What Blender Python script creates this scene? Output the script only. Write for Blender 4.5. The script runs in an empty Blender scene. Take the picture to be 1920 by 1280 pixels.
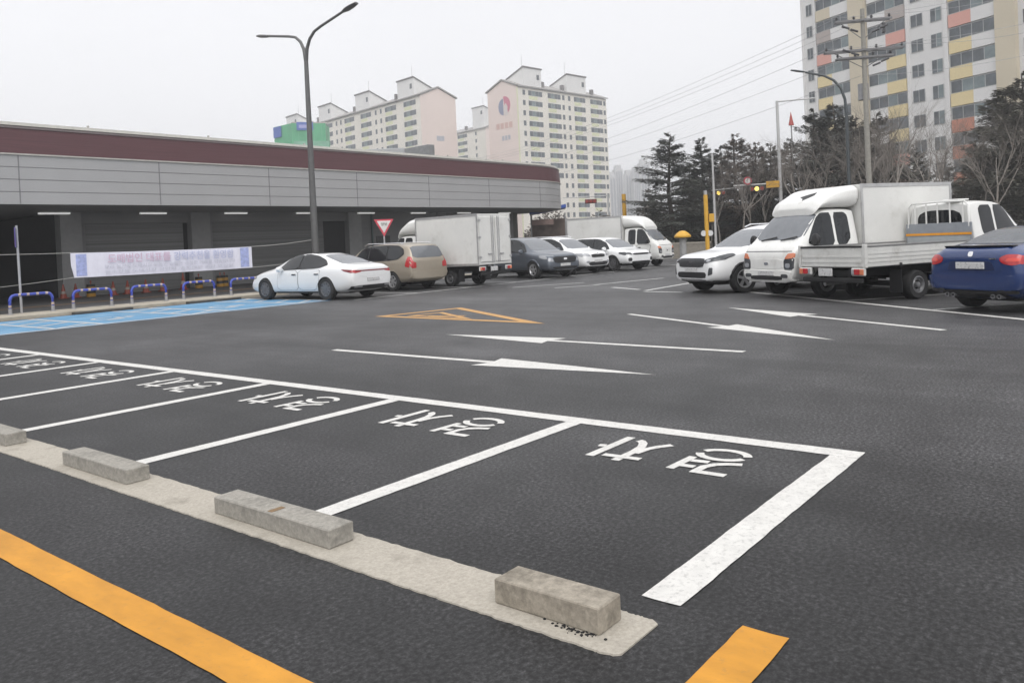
import bpy, bmesh, math, random
from mathutils import Vector, Matrix
from mathutils.bvhtree import BVHTree
R = math.radians
S = bpy.context.scene
COL = S.collection

# ---------------------------------------------------------------- camera
FX = (0.62548804, 0.78023375)      # world X axis seen from the camera: (lateral, depth)
CX, CY, FOC = 0.0133, 0.0423, 1506.73   # viewpoint on the ground, focal length in photo pixels
cam_d = bpy.data.cameras.new("camera")
cam = bpy.data.objects.new("camera", cam_d)
COL.objects.link(cam)
S.camera = cam
cam_d.sensor_width = 36
cam_d.lens = FOC / 1920 * 36
cam_d.shift_y = -(640 - 474.84) / 1920
cam_d.clip_start = 0.05
cam_d.clip_end = 5000
_pi, _ro, CH = 0.0142058, -0.0460012, 1.5205
_f = Vector((0, math.cos(_pi), -math.sin(_pi)))
_r = Vector((1, 0, 0))
_u = _r.cross(_f)
_r2 = math.cos(_ro) * _r + math.sin(_ro) * _u
_u2 = -math.sin(_ro) * _r + math.cos(_ro) * _u


def ld(v):   # (lateral, depth, z) -> world
    return Vector((FX[0] * v[0] + FX[1] * v[1], -FX[1] * v[0] + FX[0] * v[1], v[2]))


_R, _U, _F = ld(_r2), ld(_u2), ld(_f)
cam.matrix_world = Matrix(((_R.x, _U.x, -_F.x, CX), (_R.y, _U.y, -_F.y, CY), (_R.z, _U.z, -_F.z, CH), (0, 0, 0, 1)))


def at(x, dep):   # map position at a bearing and a distance from the viewer
    return ld(((x - 960) / FOC * dep, dep, 0)) + Vector((CX, CY, 0))


# ---------------------------------------------------------------- sky, sun, exposure
W = bpy.data.worlds.new("World")
S.world = W
W.use_nodes = True
nt = W.node_tree
nt.nodes.clear()
SUN_EL, SUN_ROT = 44, 227
sky = nt.nodes.new("ShaderNodeTexSky")
sky.sky_type = 'NISHITA'
sky.sun_disc = False
sky.sun_elevation = R(SUN_EL)
sky.sun_rotation = R(SUN_ROT)
sky.air_density = 1.0
sky.dust_density = 4.0
hs = nt.nodes.new("ShaderNodeHueSaturation")
hs.inputs['Saturation'].default_value = 0.08
nt.links.new(sky.outputs[0], hs.inputs['Color'])
tc = nt.nodes.new("ShaderNodeTexCoord")
sp = nt.nodes.new("ShaderNodeSeparateXYZ")
nt.links.new(tc.outputs['Generated'], sp.inputs[0])
rp = nt.nodes.new("ShaderNodeValToRGB")
cr = rp.color_ramp
cr.elements[0].position = 0.0
cr.elements[0].color = (0.455, 0.455, 0.465, 1)
cr.elements[1].position = 1.0
cr.elements[1].color = (.72, .72, .73, 1)
e = cr.elements.new(0.30)
e.color = (0.445, 0.447, 0.463, 1)
nt.links.new(sp.outputs[2], rp.inputs[0])
cn = nt.nodes.new("ShaderNodeTexNoise")
cn.inputs['Scale'].default_value = 2.2
cn.inputs['Detail'].default_value = 5
nt.links.new(tc.outputs['Generated'], cn.inputs['Vector'])
mr = nt.nodes.new("ShaderNodeMapRange")
mr.inputs['To Min'].default_value = 19.6
mr.inputs['To Max'].default_value = 22.0
nt.links.new(cn.outputs[0], mr.inputs[0])
sc = nt.nodes.new("ShaderNodeVectorMath")
sc.operation = 'SCALE'
nt.links.new(rp.outputs[0], sc.inputs[0])
nt.links.new(mr.outputs[0], sc.inputs['Scale'])
mx = nt.nodes.new("ShaderNodeMix")
mx.data_type = 'RGBA'
mx.inputs[0].default_value = 0.9          # nine tenths cloud deck, one tenth clear sky behind it
nt.links.new(hs.outputs[0], mx.inputs[6])
nt.links.new(sc.outputs[0], mx.inputs[7])
bg = nt.nodes.new("ShaderNodeBackground")
bg.inputs['Strength'].default_value = 0.1
nt.links.new(mx.outputs[2], bg.inputs[0])
wo = nt.nodes.new("ShaderNodeOutputWorld")
nt.links.new(bg.outputs[0], wo.inputs[0])
sd = bpy.data.lights.new("sun", 'SUN')
sd.energy = 1.3
sd.angle = R(50)
sd.color = (1, 0.97, 0.93)
sun = bpy.data.objects.new("sun", sd)
COL.objects.link(sun)
sun.rotation_euler = (R(90 - SUN_EL), 0, R(180 - SUN_ROT))
S.view_settings.view_transform = 'Standard'
S.view_settings.look = 'None'
S.view_settings.exposure = 0.24
S.view_settings.gamma = 1
S.cycles.max_bounces = 6
S.cycles.use_denoising = True


# ---------------------------------------------------------------- materials
MATS = {}


def mat(name, col, rough=0.5, metal=0.0, var=0.12, scale=6.0, bump=0.0, coat=0.0, spec=0.5, emit=0.0, dirt=None, stretch=None):
    if name in MATS:
        return MATS[name]
    m = bpy.data.materials.new(name)
    m.use_nodes = True
    t = m.node_tree
    b = t.nodes["Principled BSDF"]
    b.inputs['Roughness'].default_value = rough
    b.inputs['Metallic'].default_value = metal
    b.inputs['Specular IOR Level'].default_value = spec
    if coat:
        b.inputs['Coat Weight'].default_value = coat
        b.inputs['Coat Roughness'].default_value = 0.06
    c = t.nodes.new("ShaderNodeTexCoord")
    n = t.nodes.new("ShaderNodeTexNoise")
    n.inputs['Scale'].default_value = scale
    n.inputs['Detail'].default_value = 6
    n.inputs['Roughness'].default_value = 0.62
    if stretch:
        mp = t.nodes.new("ShaderNodeMapping")
        mp.inputs['Scale'].default_value = stretch
        t.links.new(c.outputs['Object'], mp.inputs[0])
        t.links.new(mp.outputs[0], n.inputs['Vector'])
    else:
        t.links.new(c.outputs['Object'], n.inputs['Vector'])
    r = t.nodes.new("ShaderNodeValToRGB")
    r.color_ramp.elements[0].position = 0.3
    r.color_ramp.elements[1].position = 0.7
    r.color_ramp.elements[0].color = tuple(max(0, x * (1 - var)) for x in col) + (1,)
    r.color_ramp.elements[1].color = tuple(min(1, x * (1 + var)) for x in col) + (1,)
    t.links.new(n.outputs[0], r.inputs[0])
    out = r.outputs[0]
    if dirt:   # a second, coarser stain
        dcol, lo, hi, dsc = dirt
        n2 = t.nodes.new("ShaderNodeTexNoise")
        n2.inputs['Scale'].default_value = dsc
        n2.inputs['Detail'].default_value = 8
        n2.inputs['Roughness'].default_value = 0.7
        t.links.new(c.outputs['Object'], n2.inputs['Vector'])
        q = t.nodes.new("ShaderNodeMapRange")
        q.inputs['From Min'].default_value = lo
        q.inputs['From Max'].default_value = hi
        t.links.new(n2.outputs[0], q.inputs[0])
        x = t.nodes.new("ShaderNodeMix")
        x.data_type = 'RGBA'
        t.links.new(q.outputs[0], x.inputs[0])
        t.links.new(out, x.inputs[6])
        x.inputs[7].default_value = tuple(dcol) + (1,)
        out = x.outputs[2]
    t.links.new(out, b.inputs['Base Color'])
    if bump:
        bp = t.nodes.new("ShaderNodeBump")
        bp.inputs['Strength'].default_value = bump
        bp.inputs['Distance'].default_value = 0.02
        t.links.new(n.outputs[0], bp.inputs['Height'])
        t.links.new(bp.outputs[0], b.inputs['Normal'])
    if emit:
        b.inputs['Emission Color'].default_value = tuple(col) + (1,)
        b.inputs['Emission Strength'].default_value = emit
    MATS[name] = m
    return m


RUB = mat('tyre_rubber', (0.018, 0.018, 0.019), 0.8)
BLK = mat('black_plastic', (0.016, 0.016, 0.018), 0.55)
CHS = mat('chassis_black', (0.012, 0.012, 0.013), 0.75)
GLS = mat('car_glass', (0.014, 0.016, 0.019), 0.05, spec=0.45, var=0.3, scale=2.5)
GLSL = mat('windscreen_glass', (0.115, 0.125, 0.14), 0.05, spec=0.9, var=0.1)  # pale bluish base colour stands in for sky reflected in the glass
CHR = mat('chrome', (0.75, 0.75, 0.76), 0.16, 1.0, var=0.03)
ALU = mat('alloy', (0.46, 0.46, 0.47), 0.35, 0.7)
DRIM = mat('dark_alloy', (0.20, 0.20, 0.21), 0.35, 0.6)
STEELR = mat('steel_rim', (0.30, 0.30, 0.31), 0.45, 0.7)
REDL = mat('tail_lamp_red', (0.42, 0.02, 0.025), 0.15, coat=0.6, var=0.25, scale=14)
DREDL = mat('tail_lamp_dark', (0.17, 0.01, 0.015), 0.12, coat=0.6, var=0.2, scale=14)
ORGL = mat('lamp_orange', (0.62, 0.2, 0.1), 0.2, coat=0.5)
CLRL = mat('lamp_clear', (0.36, 0.37, 0.39), 0.1, 0.2, var=0.1, scale=14)
HLD = mat('lamp_smoked', (0.07, 0.074, 0.08), 0.1, 0.2, var=0.2, scale=16)
GRI = mat('grille_grey', (0.045, 0.046, 0.05), 0.4, 0.2, var=0.5, scale=40)
PLT = mat('plate_white', (0.55, 0.55, 0.55), 0.5, var=0.12, scale=20, dirt=((.22, .22, .23), .50, .66, 24))
WHT = mat('white_paint', (0.74, 0.745, 0.75), 0.28, coat=0.5, var=0.02, scale=2)
WHT2 = mat('truck_white_paint', (0.72, 0.72, 0.70), 0.38, coat=0.25, var=0.05, scale=2.5, dirt=((0.42, 0.40, 0.36), 0.56, 0.82, 1.7))
BOXW = mat('cargo_box_white', (0.66, 0.66, 0.64), 0.5, var=0.05, scale=1.5, dirt=((0.46, 0.45, 0.42), 0.52, 0.85, 1.2))
BEDW = mat('bed_white', (0.58, 0.58, 0.56), 0.5, var=0.08, scale=3, dirt=((0.3, 0.28, 0.25), 0.55, 0.8, 2.5))
BEI = mat('beige_paint', (0.35, 0.305, 0.245), 0.3, 0.25, coat=0.5, var=0.04)
GRYP = mat('grey_blue_paint', (0.105, 0.12, 0.145), 0.3, 0.4, coat=0.6, var=0.04)
BLUP = mat('blue_paint', (0.014, 0.038, 0.14), 0.25, 0.25, coat=1.0, var=0.05)


# ---------------------------------------------------------------- scene helpers
def link(name, me, parent=None):
    o = bpy.data.objects.new(name, me)
    COL.objects.link(o)
    if parent:
        o.parent = parent
    return o


def tag(o, label=None, cat=None, group=None, kind=None):
    if label: o['label'] = label
    if cat: o['category'] = cat
    if group: o['group'] = group
    if kind: o['kind'] = kind
    return o


def empty(name, loc, rz=0, label=None, cat=None, group=None):
    o = link(name, None)
    o.location = loc
    o.rotation_euler = (0, 0, rz)
    o.empty_display_size = 0.3
    return tag(o, label, cat, group)


def copy_tree(o, parent=None):
    c = o.copy()
    COL.objects.link(c)
    if parent: c.parent = parent
    for ch in [x for x in bpy.data.objects if x.parent == o]:
        copy_tree(ch, c)
    return c


class MB:
    """collects verts and faces, builds one mesh object"""

    def __init__(s):
        s.v, s.f, s.m = [], [], []

    def add(s, vs, fs, mi=0):
        o = len(s.v)
        s.v += [tuple(x) for x in vs]
        s.f += [tuple(i + o for i in f) for f in fs]
        s.m += [mi] * len(fs)

    def box(s, x0, x1, y0, y1, z0, z1, mi=0, mtx=None):
        vs = [Vector((x, y, z)) for z in (z0, z1) for x, y in ((x0, y0), (x1, y0), (x1, y1), (x0, y1))]
        if mtx: vs = [mtx @ v for v in vs]
        s.add(vs, [(3, 2, 1, 0), (4, 5, 6, 7), (0, 1, 5, 4), (1, 2, 6, 5), (2, 3, 7, 6), (3, 0, 4, 7)], mi)

    def tube(s, pts, r, n=8, mi=0, cap=True):
        pts = [Vector(p) for p in pts]
        rs = r if isinstance(r, (list, tuple)) else [r] * len(pts)
        o = len(s.v)
        ref = Vector((0, 0, 1))
        d0 = (pts[-1] - pts[0]).normalized()
        if abs(d0.z) > 0.9: ref = Vector((1, 0, 0))
        for i, p in enumerate(pts):
            d = (pts[min(i + 1, len(pts) - 1)] - pts[max(i - 1, 0)]).normalized()
            a = d.cross(ref)
            if a.length < 1e-4: a = d.cross(Vector((0, 1, 0)))
            a.normalize()
            b = d.cross(a)
            for k in range(n):
                t = 2 * math.pi * k / n
                s.v.append(tuple(p + (a * math.cos(t) + b * math.sin(t)) * rs[i]))
        for i in range(len(pts) - 1):
            for k in range(n):
                k2 = (k + 1) % n
                s.f.append((o + i * n + k, o + i * n + k2, o + (i + 1) * n + k2, o + (i + 1) * n + k))
                s.m.append(mi)
        if cap:
            s.f.append(tuple(o + k for k in range(n))[::-1])
            s.f.append(tuple(o + (len(pts) - 1) * n + k for k in range(n)))
            s.m += [mi, mi]

    def lathe(s, prof, n=24, axis='z', c=(0, 0, 0), mi=0):
        """prof: list of (r, h)"""
        o = len(s.v)
        for r, h in prof:
            for k in range(n):
                t = 2 * math.pi * k / n
                a, b = r * math.cos(t), r * math.sin(t)
                p = (a, b, h) if axis == 'z' else ((a, h, b) if axis == 'y' else (h, a, b))
                s.v.append((p[0] + c[0], p[1] + c[1], p[2] + c[2]))
        for i in range(len(prof) - 1):
            for k in range(n):
                k2 = (k + 1) % n
                s.f.append((o + i * n + k, o + i * n + k2, o + (i + 1) * n + k2, o + (i + 1) * n + k))
                s.m.append(mi)

    def prism(s, poly, h0, h1, plane='xy', mi=0):
        def P(a, b, h):
            return {'xy': (a, b, h), 'xz': (a, h, b), 'yz': (h, a, b)}[plane]
        n = len(poly)
        vs = [P(a, b, h0) for a, b in poly] + [P(a, b, h1) for a, b in poly]
        fs = [tuple(range(n))[::-1], tuple(range(n, 2 * n))]
        for i in range(n):
            j = (i + 1) % n
            fs.append((i, j, n + j, n + i))
        s.add(vs, fs, mi)

    def mesh(s, name, mats, smooth=False, bevel=0, fix=True):
        me = bpy.data.meshes.new(name)
        me.from_pydata(s.v, [], s.f)
        for m in (mats if isinstance(mats, (list, tuple)) else [mats]):
            me.materials.append(m)
        me.polygons.foreach_set('material_index', s.m)
        if fix or bevel:
            bm = bmesh.new()
            bm.from_mesh(me)
            if bevel:
                bmesh.ops.bevel(bm, geom=[e for e in bm.edges if len(e.link_faces) == 2 and e.calc_face_angle(0) > 0.6],
                                offset=bevel, segments=1, affect='EDGES')
            bmesh.ops.recalc_face_normals(bm, faces=bm.faces)
            bm.to_mesh(me)
            bm.free()
        if smooth:
            me.polygons.foreach_set('use_smooth', [True] * len(me.polygons))
            me.set_sharp_from_angle(angle=R(40))
        me.update()
        return me

    def build(s, name, mats, parent=None, smooth=False, bevel=0, fix=True):
        return link(name, s.mesh(name, mats, smooth, bevel, fix), parent)


def box(name, x0, x1, y0, y1, z0, z1, m, parent=None, bevel=0.0):
    b = MB()
    b.box(x0, x1, y0, y1, z0, z1)
    return b.build(name, m, parent, bevel=bevel)


def tube(name, pts, r, m, parent=None, n=10):
    b = MB()
    b.tube(pts, r, n)
    return b.build(name, m, parent, smooth=True)


def chaikin(poly, k=2, q=0.22):
    for _ in range(k):
        o = []
        n = len(poly)
        for i in range(n):
            a, b = poly[i], poly[(i + 1) % n]
            o.append((a[0] + (b[0] - a[0]) * q, a[1] + (b[1] - a[1]) * q))
            o.append((a[0] + (b[0] - a[0]) * (1 - q), a[1] + (b[1] - a[1]) * (1 - q)))
        poly = o
    return poly


def rect(x0, x1, z0, z1):
    return [(x0, z0), (x1, z0), (x1, z1), (x0, z1)]


# ---------------------------------------------------------------- vehicles
def lerp(a, b, t):
    return a + (b - a) * t


def loft_body(name, st, mats, parent, arches=(), zsplit=None, sub=2, lowmat=1, edge=0.0, ends=(0, 0)):
    """st: stations (x, zb, zs, zt, wb, wm, ws, wt) from rear to front"""
    bm = bmesh.new()
    rings = []
    for x, zb, zs, zt, wb, wm, ws, wt in st:
        zm = lerp(zb, zs, 0.55)
        half = [(0, zb), (wb * .82, zb), (wb, zb + (zs - zb) * .16), (wm, zm), (ws, zs),
                (lerp(ws, wt, .52), lerp(zs, zt, .5)), (wt, lerp(zs, zt, .93)), (wt * .62, lerp(zs, zt, .985)), (0, zt)]
        ring = [bm.verts.new((x, y, z)) for y, z in half]
        ring += [bm.verts.new((x, -y, z)) for y, z in half[-2:0:-1]]
        rings.append(ring)
    n = len(rings[0])
    for a, b in zip(rings, rings[1:]):
        for k in range(n):
            bm.faces.new((a[k], a[(k + 1) % n], b[(k + 1) % n], b[k]))
    for ring in (rings[0], rings[-1]):
        c = bm.verts.new(sum((v.co for v in ring), Vector()) / n)
        for k in range(n):
            bm.faces.new((ring[k], ring[(k + 1) % n], c))
    bmesh.ops.recalc_face_normals(bm, faces=bm.faces)
    if edge:
        cl = bm.edges.layers.float.get('crease_edge') or bm.edges.layers.float.new('crease_edge')
        for a, b in zip(rings, rings[1:]):
            for k in (4, n - 4, 6, n - 6):
                e = bm.edges.get((a[k], b[k]))
                if e: e[cl] = edge
        for ring, c in zip((rings[0], rings[-1]), ends):
            for k in range(n):
                e = bm.edges.get((ring[k], ring[(k + 1) % n]))
                if e: e[cl] = c
    me = bpy.data.meshes.new(name)
    bm.to_mesh(me)
    bm.free()
    for m in mats: me.materials.append(m)
    o = link(name, me, parent)
    sm = o.modifiers.new('s', 'SUBSURF')
    sm.levels = sm.render_levels = sub
    cutters = []
    for cx, r, w0, w1 in arches:
        for sgn in (1, -1):
            cb = MB()
            prof = [(0, w0), (r, w0), (r, w1 + .3), (0, w1 + .3)]
            n2 = 28
            for h in (w0, w1 + .3):
                for k in range(n2):
                    t = 2 * math.pi * k / n2
                    cb.v.append((cx + r * math.cos(t), sgn * h, r * .93 + r * math.sin(t)))
            for k in range(n2):
                k2 = (k + 1) % n2
                cb.f.append((k, k2, n2 + k2, n2 + k))
            cb.f += [tuple(range(n2)), tuple(range(n2, 2 * n2))]
            cb.m = [min(1, len(mats) - 1)] * len(cb.f)
            cme = cb.mesh('cutter', mats)
            co = link('cutter', cme, parent)
            cutters.append(co)
            bo = o.modifiers.new('b', 'BOOLEAN')
            bo.operation = 'DIFFERENCE'
            bo.object = co
            bo.solver = 'EXACT'
    bpy.context.view_layer.update()
    dg = bpy.context.evaluated_depsgraph_get()
    new = bpy.data.meshes.new_from_object(o.evaluated_get(dg), preserve_all_data_layers=False, depsgraph=dg)
    o.modifiers.clear()
    o.data = new
    new.name = name
    for c in cutters:
        bpy.data.objects.remove(c)
    new.polygons.foreach_set('use_smooth', [True] * len(new.polygons))
    new.set_sharp_from_angle(angle=R(48))
    if zsplit is not None:
        for p in new.polygons:
            if p.center.z < zsplit: p.material_index = lowmat
    bmx = bmesh.new()
    bmx.from_mesh(new)
    bvh = BVHTree.FromBMesh(bmx)
    bmx.free()
    return o, bvh


def patch(name, bvh, poly, side, m, parent, off=.005, step=.045, rnd=2, depth=.02, far=9, smooth=True, extra=None):
    """a thin shell lying on a body: poly is drawn in the side's own plane
    side: L/R (x,z)  F/B (y,z)  T (x,y)"""
    if rnd: poly = chaikin(poly, rnd, .2 if rnd > 1 else .13)
    bm = bmesh.new()
    vs = [bm.verts.new((a, b, 0)) for a, b in poly]
    try:
        f = bm.faces.new(vs)
    except ValueError:
        return None
    bmesh.ops.triangulate(bm, faces=[f])
    xs = [p[0] for p in poly]
    ys = [p[1] for p in poly]
    for ax, lo, hi in ((0, min(xs), max(xs)), (1, min(ys), max(ys))):
        k = max(1, int((hi - lo) / step))
        for i in range(1, k):
            c = lo + (hi - lo) * i / k
            co = Vector((c, 0, 0)) if ax == 0 else Vector((0, c, 0))
            no = Vector((1, 0, 0)) if ax == 0 else Vector((0, 1, 0))
            bmesh.ops.bisect_plane(bm, geom=bm.verts[:] + bm.edges[:] + bm.faces[:], plane_co=co, plane_no=no)
    nrm = {}
    for v in bm.verts:
        a, b = v.co.x, v.co.y
        if side == 'L': o, d = Vector((a, far, b)), Vector((0, -1, 0))
        elif side == 'R': o, d = Vector((a, -far, b)), Vector((0, 1, 0))
        elif side == 'F': o, d = Vector((far, a, b)), Vector((-1, 0, 0))
        elif side == 'B': o, d = Vector((-far, a, b)), Vector((1, 0, 0))
        else: o, d = Vector((a, b, far)), Vector((0, 0, -1))
        p, no, _, _ = bvh.ray_cast(o, d)
        if p is None or (p - o).length > far + 1.4 and side in 'LR':
            base = o + d * (far - (0.8 if side in 'LR' else 2.3))
            p, no, _, _ = bvh.find_nearest(base)
        if no.dot(d) > 0: no = -no
        v.co = p + no * off
        nrm[v.index] = no
        v.normal = no
    bm.verts.index_update()
    bm.normal_update()
    dirv = {'L': Vector((0, 1, 0)), 'R': Vector((0, -1, 0)), 'F': Vector((1, 0, 0)), 'B': Vector((-1, 0, 0)), 'T': Vector((0, 0, 1))}[side]
    for f in bm.faces:
        if f.normal.dot(dirv) < 0: f.normal_flip()
    bm.normal_update()
    be = [e for e in bm.edges if len(e.link_faces) == 1]
    ret = bmesh.ops.extrude_edge_only(bm, edges=be)
    for g in ret['geom']:
        if isinstance(g, bmesh.types.BMVert):
            g.co -= dirv * depth
    me = bpy.data.meshes.new(name)
    bm.to_mesh(me)
    bm.free()
    me.materials.append(m)
    me.polygons.foreach_set('use_smooth', [True] * len(me.polygons))
    me.set_sharp_from_angle(angle=R(35))
    return link(name, me, parent)


def both(name, bvh, poly, m, parent, **k):
    return patch(name, bvh, poly, 'L', m, parent, **k), patch(name, bvh, poly, 'R', m, parent, **k)


def wheels(parent, xs, track, r, w=.21, rim=ALU, spokes=5, rimr=.66, dual=False, hub=False):
    tm = MB()
    n = 28
    hw = w / 2
    tm.lathe([(r * rimr, -hw), (r * .93, -hw), (r, -hw * .72), (r, hw * .72), (r * .93, hw), (r * rimr, hw * .95), (r * rimr * .97, hw * .4), (0.001, hw * .35)], n, 'y')
    tme = tm.mesh('wheel', [RUB], smooth=True)
    rm = MB()
    rr = r * rimr * .99
    rm.lathe([(rr, hw * .93), (rr * .92, hw * .97), (rr * .86, hw * .62), (rr * .8, hw * .5)], n, 'y')
    if spokes:
        for k in range(spokes):
            a = 2 * math.pi * k / spokes + .3
            ca, sa = math.cos(a), math.sin(a)
            px, pz = -sa, ca
            q = []
            for rad, wd, h in ((rr * .12, rr * .13, hw * .82), (rr * .95, rr * .17, hw * .88)):
                for sg in (-1, 1):
                    q.append((ca * rad + px * wd * sg, h, sa * rad + pz * wd * sg))
            q2 = [(x, y - .03, z) for x, y, z in q]
            rm.add(q + q2, [(0, 1, 3, 2), (4, 6, 7, 5), (0, 2, 6, 4), (1, 5, 7, 3)])
        rm.lathe([(rr * .2, hw * .7), (rr * .2, hw * .9), (0.001, hw * .92)], 12, 'y')
    else:
        rm.lathe([(rr * .82, hw * .5), (rr * .6, hw * .75), (rr * .55, hw * .3), (rr * .35, hw * .3), (rr * .3, hw * .95), (0.001, hw * .98)], n, 'y')
        for k in range(6):
            a = 2 * math.pi * k / 6
            rm.lathe([(rr * .07, hw * .5), (rr * .07, hw * .79), (0.001, hw * .79)], 8, 'y', (rr * .7 * math.cos(a), 0, rr * .7 * math.sin(a)))
    rme = rm.mesh('rim', [rim], smooth=True)
    for x in xs:
        for sg in (1, -1):
            o = link('wheel', tme, parent)
            o.location = (x, sg * (track / 2), r)
            if sg < 0: o.rotation_euler = (0, 0, math.pi)
            c = link('rim', rme, o)


def mirror_pair(parent, x, y, z, m, big=False):
    b = MB()
    s = 1.5 if big else 1.0
    b.lathe([(0.001, -.1), (.06, -.08), (.085, -.02), (.09, .05), (.07, .085), (0.001, .09)], 14, 'x')
    b.v = [(vx * .75, vy * 1.3 * (0.9 if big else 1), vz * (1.5 if big else .95)) for vx, vy, vz in b.v]
    b.tube([(0, 0, 0), (-.02, -.2, -.05)], .022, 6)
    me = b.mesh('wing_mirror', [m], smooth=True)
    for sg in (1, -1):
        o = link('wing_mirror', me, parent)
        o.location = (x, sg * y, z)
        if sg < 0: o.scale = (1, -1, 1)


def plate(parent, x, y, z, face, w=.52, h=.11, tilt=0):
    b = MB()
    b.box(-.012, .012, -w / 2, w / 2, -h / 2, h / 2)
    o = b.build('licence_plate', PLT, parent, bevel=.006)
    o.location = (x, y, z)
    o.rotation_euler = (0, tilt, 0)
    return o


def ybox(name, parent, x0, x1, y0, y1, z0, z1, m, bevel=.0):
    """two mirrored boxes, one object each"""
    for sg in (1, -1):
        a, b_ = sorted((sg * y0, sg * y1))
        box(name, x0, x1, a, b_, z0, z1, m, parent, bevel)


def underside(root, x0, x1, w, z0=.2, z1=.42):
    return box('underbody', x0, x1, -w, w, z0, z1, CHS, root, .04)


def handle(parent, bvh, x, z, m):
    for sd in 'LR':
        patch('door_handle', bvh, rect(x - .1, x + .1, z - .015, z + .02), sd, m, parent, off=.022, step=.1, rnd=1, depth=.03)


SEAL = mat('door_seal_grey', (.12, .12, .12), .6)


def doors(root, bvh, polys, paint, hm, hz):
    """raised door skins (2 per side) with handles"""
    for poly, hx in polys:
        for sd in 'LR':
            cx, cz = sum(p[0] for p in poly) / len(poly), sum(p[1] for p in poly) / len(poly)
            gap = [(cx + (x - cx) * 1.028, cz + (z - cz) * 1.03) for x, z in poly]
            patch('door_seal', bvh, gap, sd, SEAL, root, off=.0015, step=.05, rnd=1, depth=.01)
            d = patch('door', bvh, poly, sd, paint, root, off=.005, step=.05, rnd=1, depth=.004)
            patch('door_handle', bvh, rect(hx - .1, hx + .1, hz - .016, hz + .02), sd, hm, d, off=.026, step=.1, rnd=1, depth=.03)


def sedan(label):
    r = empty('sedan_car', (0, 0, 0), 0, label, 'car')
    st = [(-2.47, .42, .80, .93, .66, .74, .70, .52), (-2.43, .33, .90, 1.0, .80, .86, .79, .58), (-2.25, .26, .95, 1.055, .86, .915, .83, .62),
          (-1.95, .2, .96, 1.08, .88, .935, .86, .64), (-1.72, .2, .96, 1.13, .88, .94, .875, .62), (-1.2, .18, .95, 1.325, .88, .94, .89, .56),
          (-.75, .18, .94, 1.43, .88, .935, .89, .555), (-.2, .18, .93, 1.475, .88, .93, .89, .57), (.25, .18, .92, 1.45, .88, .93, .885, .56),
          (.75, .18, .91, 1.31, .88, .93, .88, .56), (1.18, .18, .90, 1.09, .88, .93, .87, .60), (1.4, .19, .885, .99, .88, .935, .86, .62), (1.9, .2, .83, .92, .87, .93, .83, .6),
          (2.25, .23, .75, .83, .82, .88, .76, .55), (2.45, .28, .64, .73, .7, .76, .62, .42), (2.5, .36, .56, .62, .5, .56, .46, .3)]
    body, bv = loft_body('body', st, [WHT, BLK], r, [(-1.34, .375, .62, .95), (1.545, .375, .62, .95)], edge=.35)
    both('pillar_trim', bv, [(.98, .935), (-1.02, .975), (-1.34, 1.07), (-1.14, 1.225), (-.75, 1.36), (-.3, 1.425), (.0, 1.425), (.3, 1.395), (.62, 1.28)], BLK, r, rnd=1, off=.004)
    both('side_window', bv, [(.90, .955), (-.05, .97), (-.05, 1.405), (.25, 1.385), (.56, 1.285)], GLS, r, rnd=1, off=.011)
    both('side_window', bv, [(-.13, .97), (-1.0, .992), (-1.29, 1.075), (-1.12, 1.205), (-.75, 1.342), (-.35, 1.405), (-.13, 1.41)], GLS, r, rnd=1, off=.011)
    patch('rear_window', bv, [(-1.88, -.6), (-1.88, .6), (-1.25, .56), (-.92, .5), (-.92, -.5), (-1.25, -.56)], 'T', GLSL, r, rnd=1)
    patch('windscreen', bv, [(1.22, -.66), (1.22, .66), (.42, .53), (.42, -.53)], 'T', GLSL, r, rnd=1)
    patch('sunroof', bv, [(.2, -.44), (.2, .44), (-.65, .42), (-.65, -.42)], 'T', GLS, r, rnd=1)
    doors(r, bv, [([(.93, .32), (-.06, .32), (-.06, .93), (.88, .915)], .1), ([(-.1, .32), (-.85, .32), (-1.05, .6), (-1.08, .95), (-.1, .94)], -.95)], WHT, CHR, .80)
    patch('light_bar', bv, rect(-.72, .72, .845, .885), 'B', DREDL, r, off=.008, rnd=1)
    for sg in (1, -1):
        patch('taillight', bv, [(sg * .42, .885), (sg * .8, .90), (sg * .83, .83), (sg * .72, .80), (sg * .5, .83)], 'B', REDL, r, off=.006, rnd=1)
    both('side_taillight', bv, [(-2.42, .90), (-1.98, .93), (-2.1, .87), (-2.42, .80)], DREDL, r, off=.006, rnd=1)
    patch('rear_diffuser', bv, [(-.78, .30), (.78, .30), (.80, .43), (-.80, .43)], 'B', BLK, r, off=.012, rnd=1)
    for sg in (1, -1):
        patch('exhaust_trim', bv, rect(sg * .60 - .13, sg * .60 + .13, .385, .425), 'B', ALU, r, off=.035, rnd=1)
    plate(r, -2.475, 0, .60, 'B')
    patch('boot_lid', bv, [(-.62, .91), (.62, .91), (.55, .68), (-.55, .68)], 'B', WHT, r, off=.004, rnd=1)
    both('sill_trim', bv, rect(-.9, 1.1, .225, .27), BLK, r, off=.012, rnd=0)
    both('headlight', bv, [(2.38, .62), (2.02, .70), (2.1, .77), (2.36, .72)], CLRL, r, off=.005)
    mirror_pair(r, .68, .99, .98, WHT)
    wheels(r, (-1.34, 1.545), 1.62, .345, .235, DRIM, 10)
    underside(r, -2.1, 2.2, .62)
    return r


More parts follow.
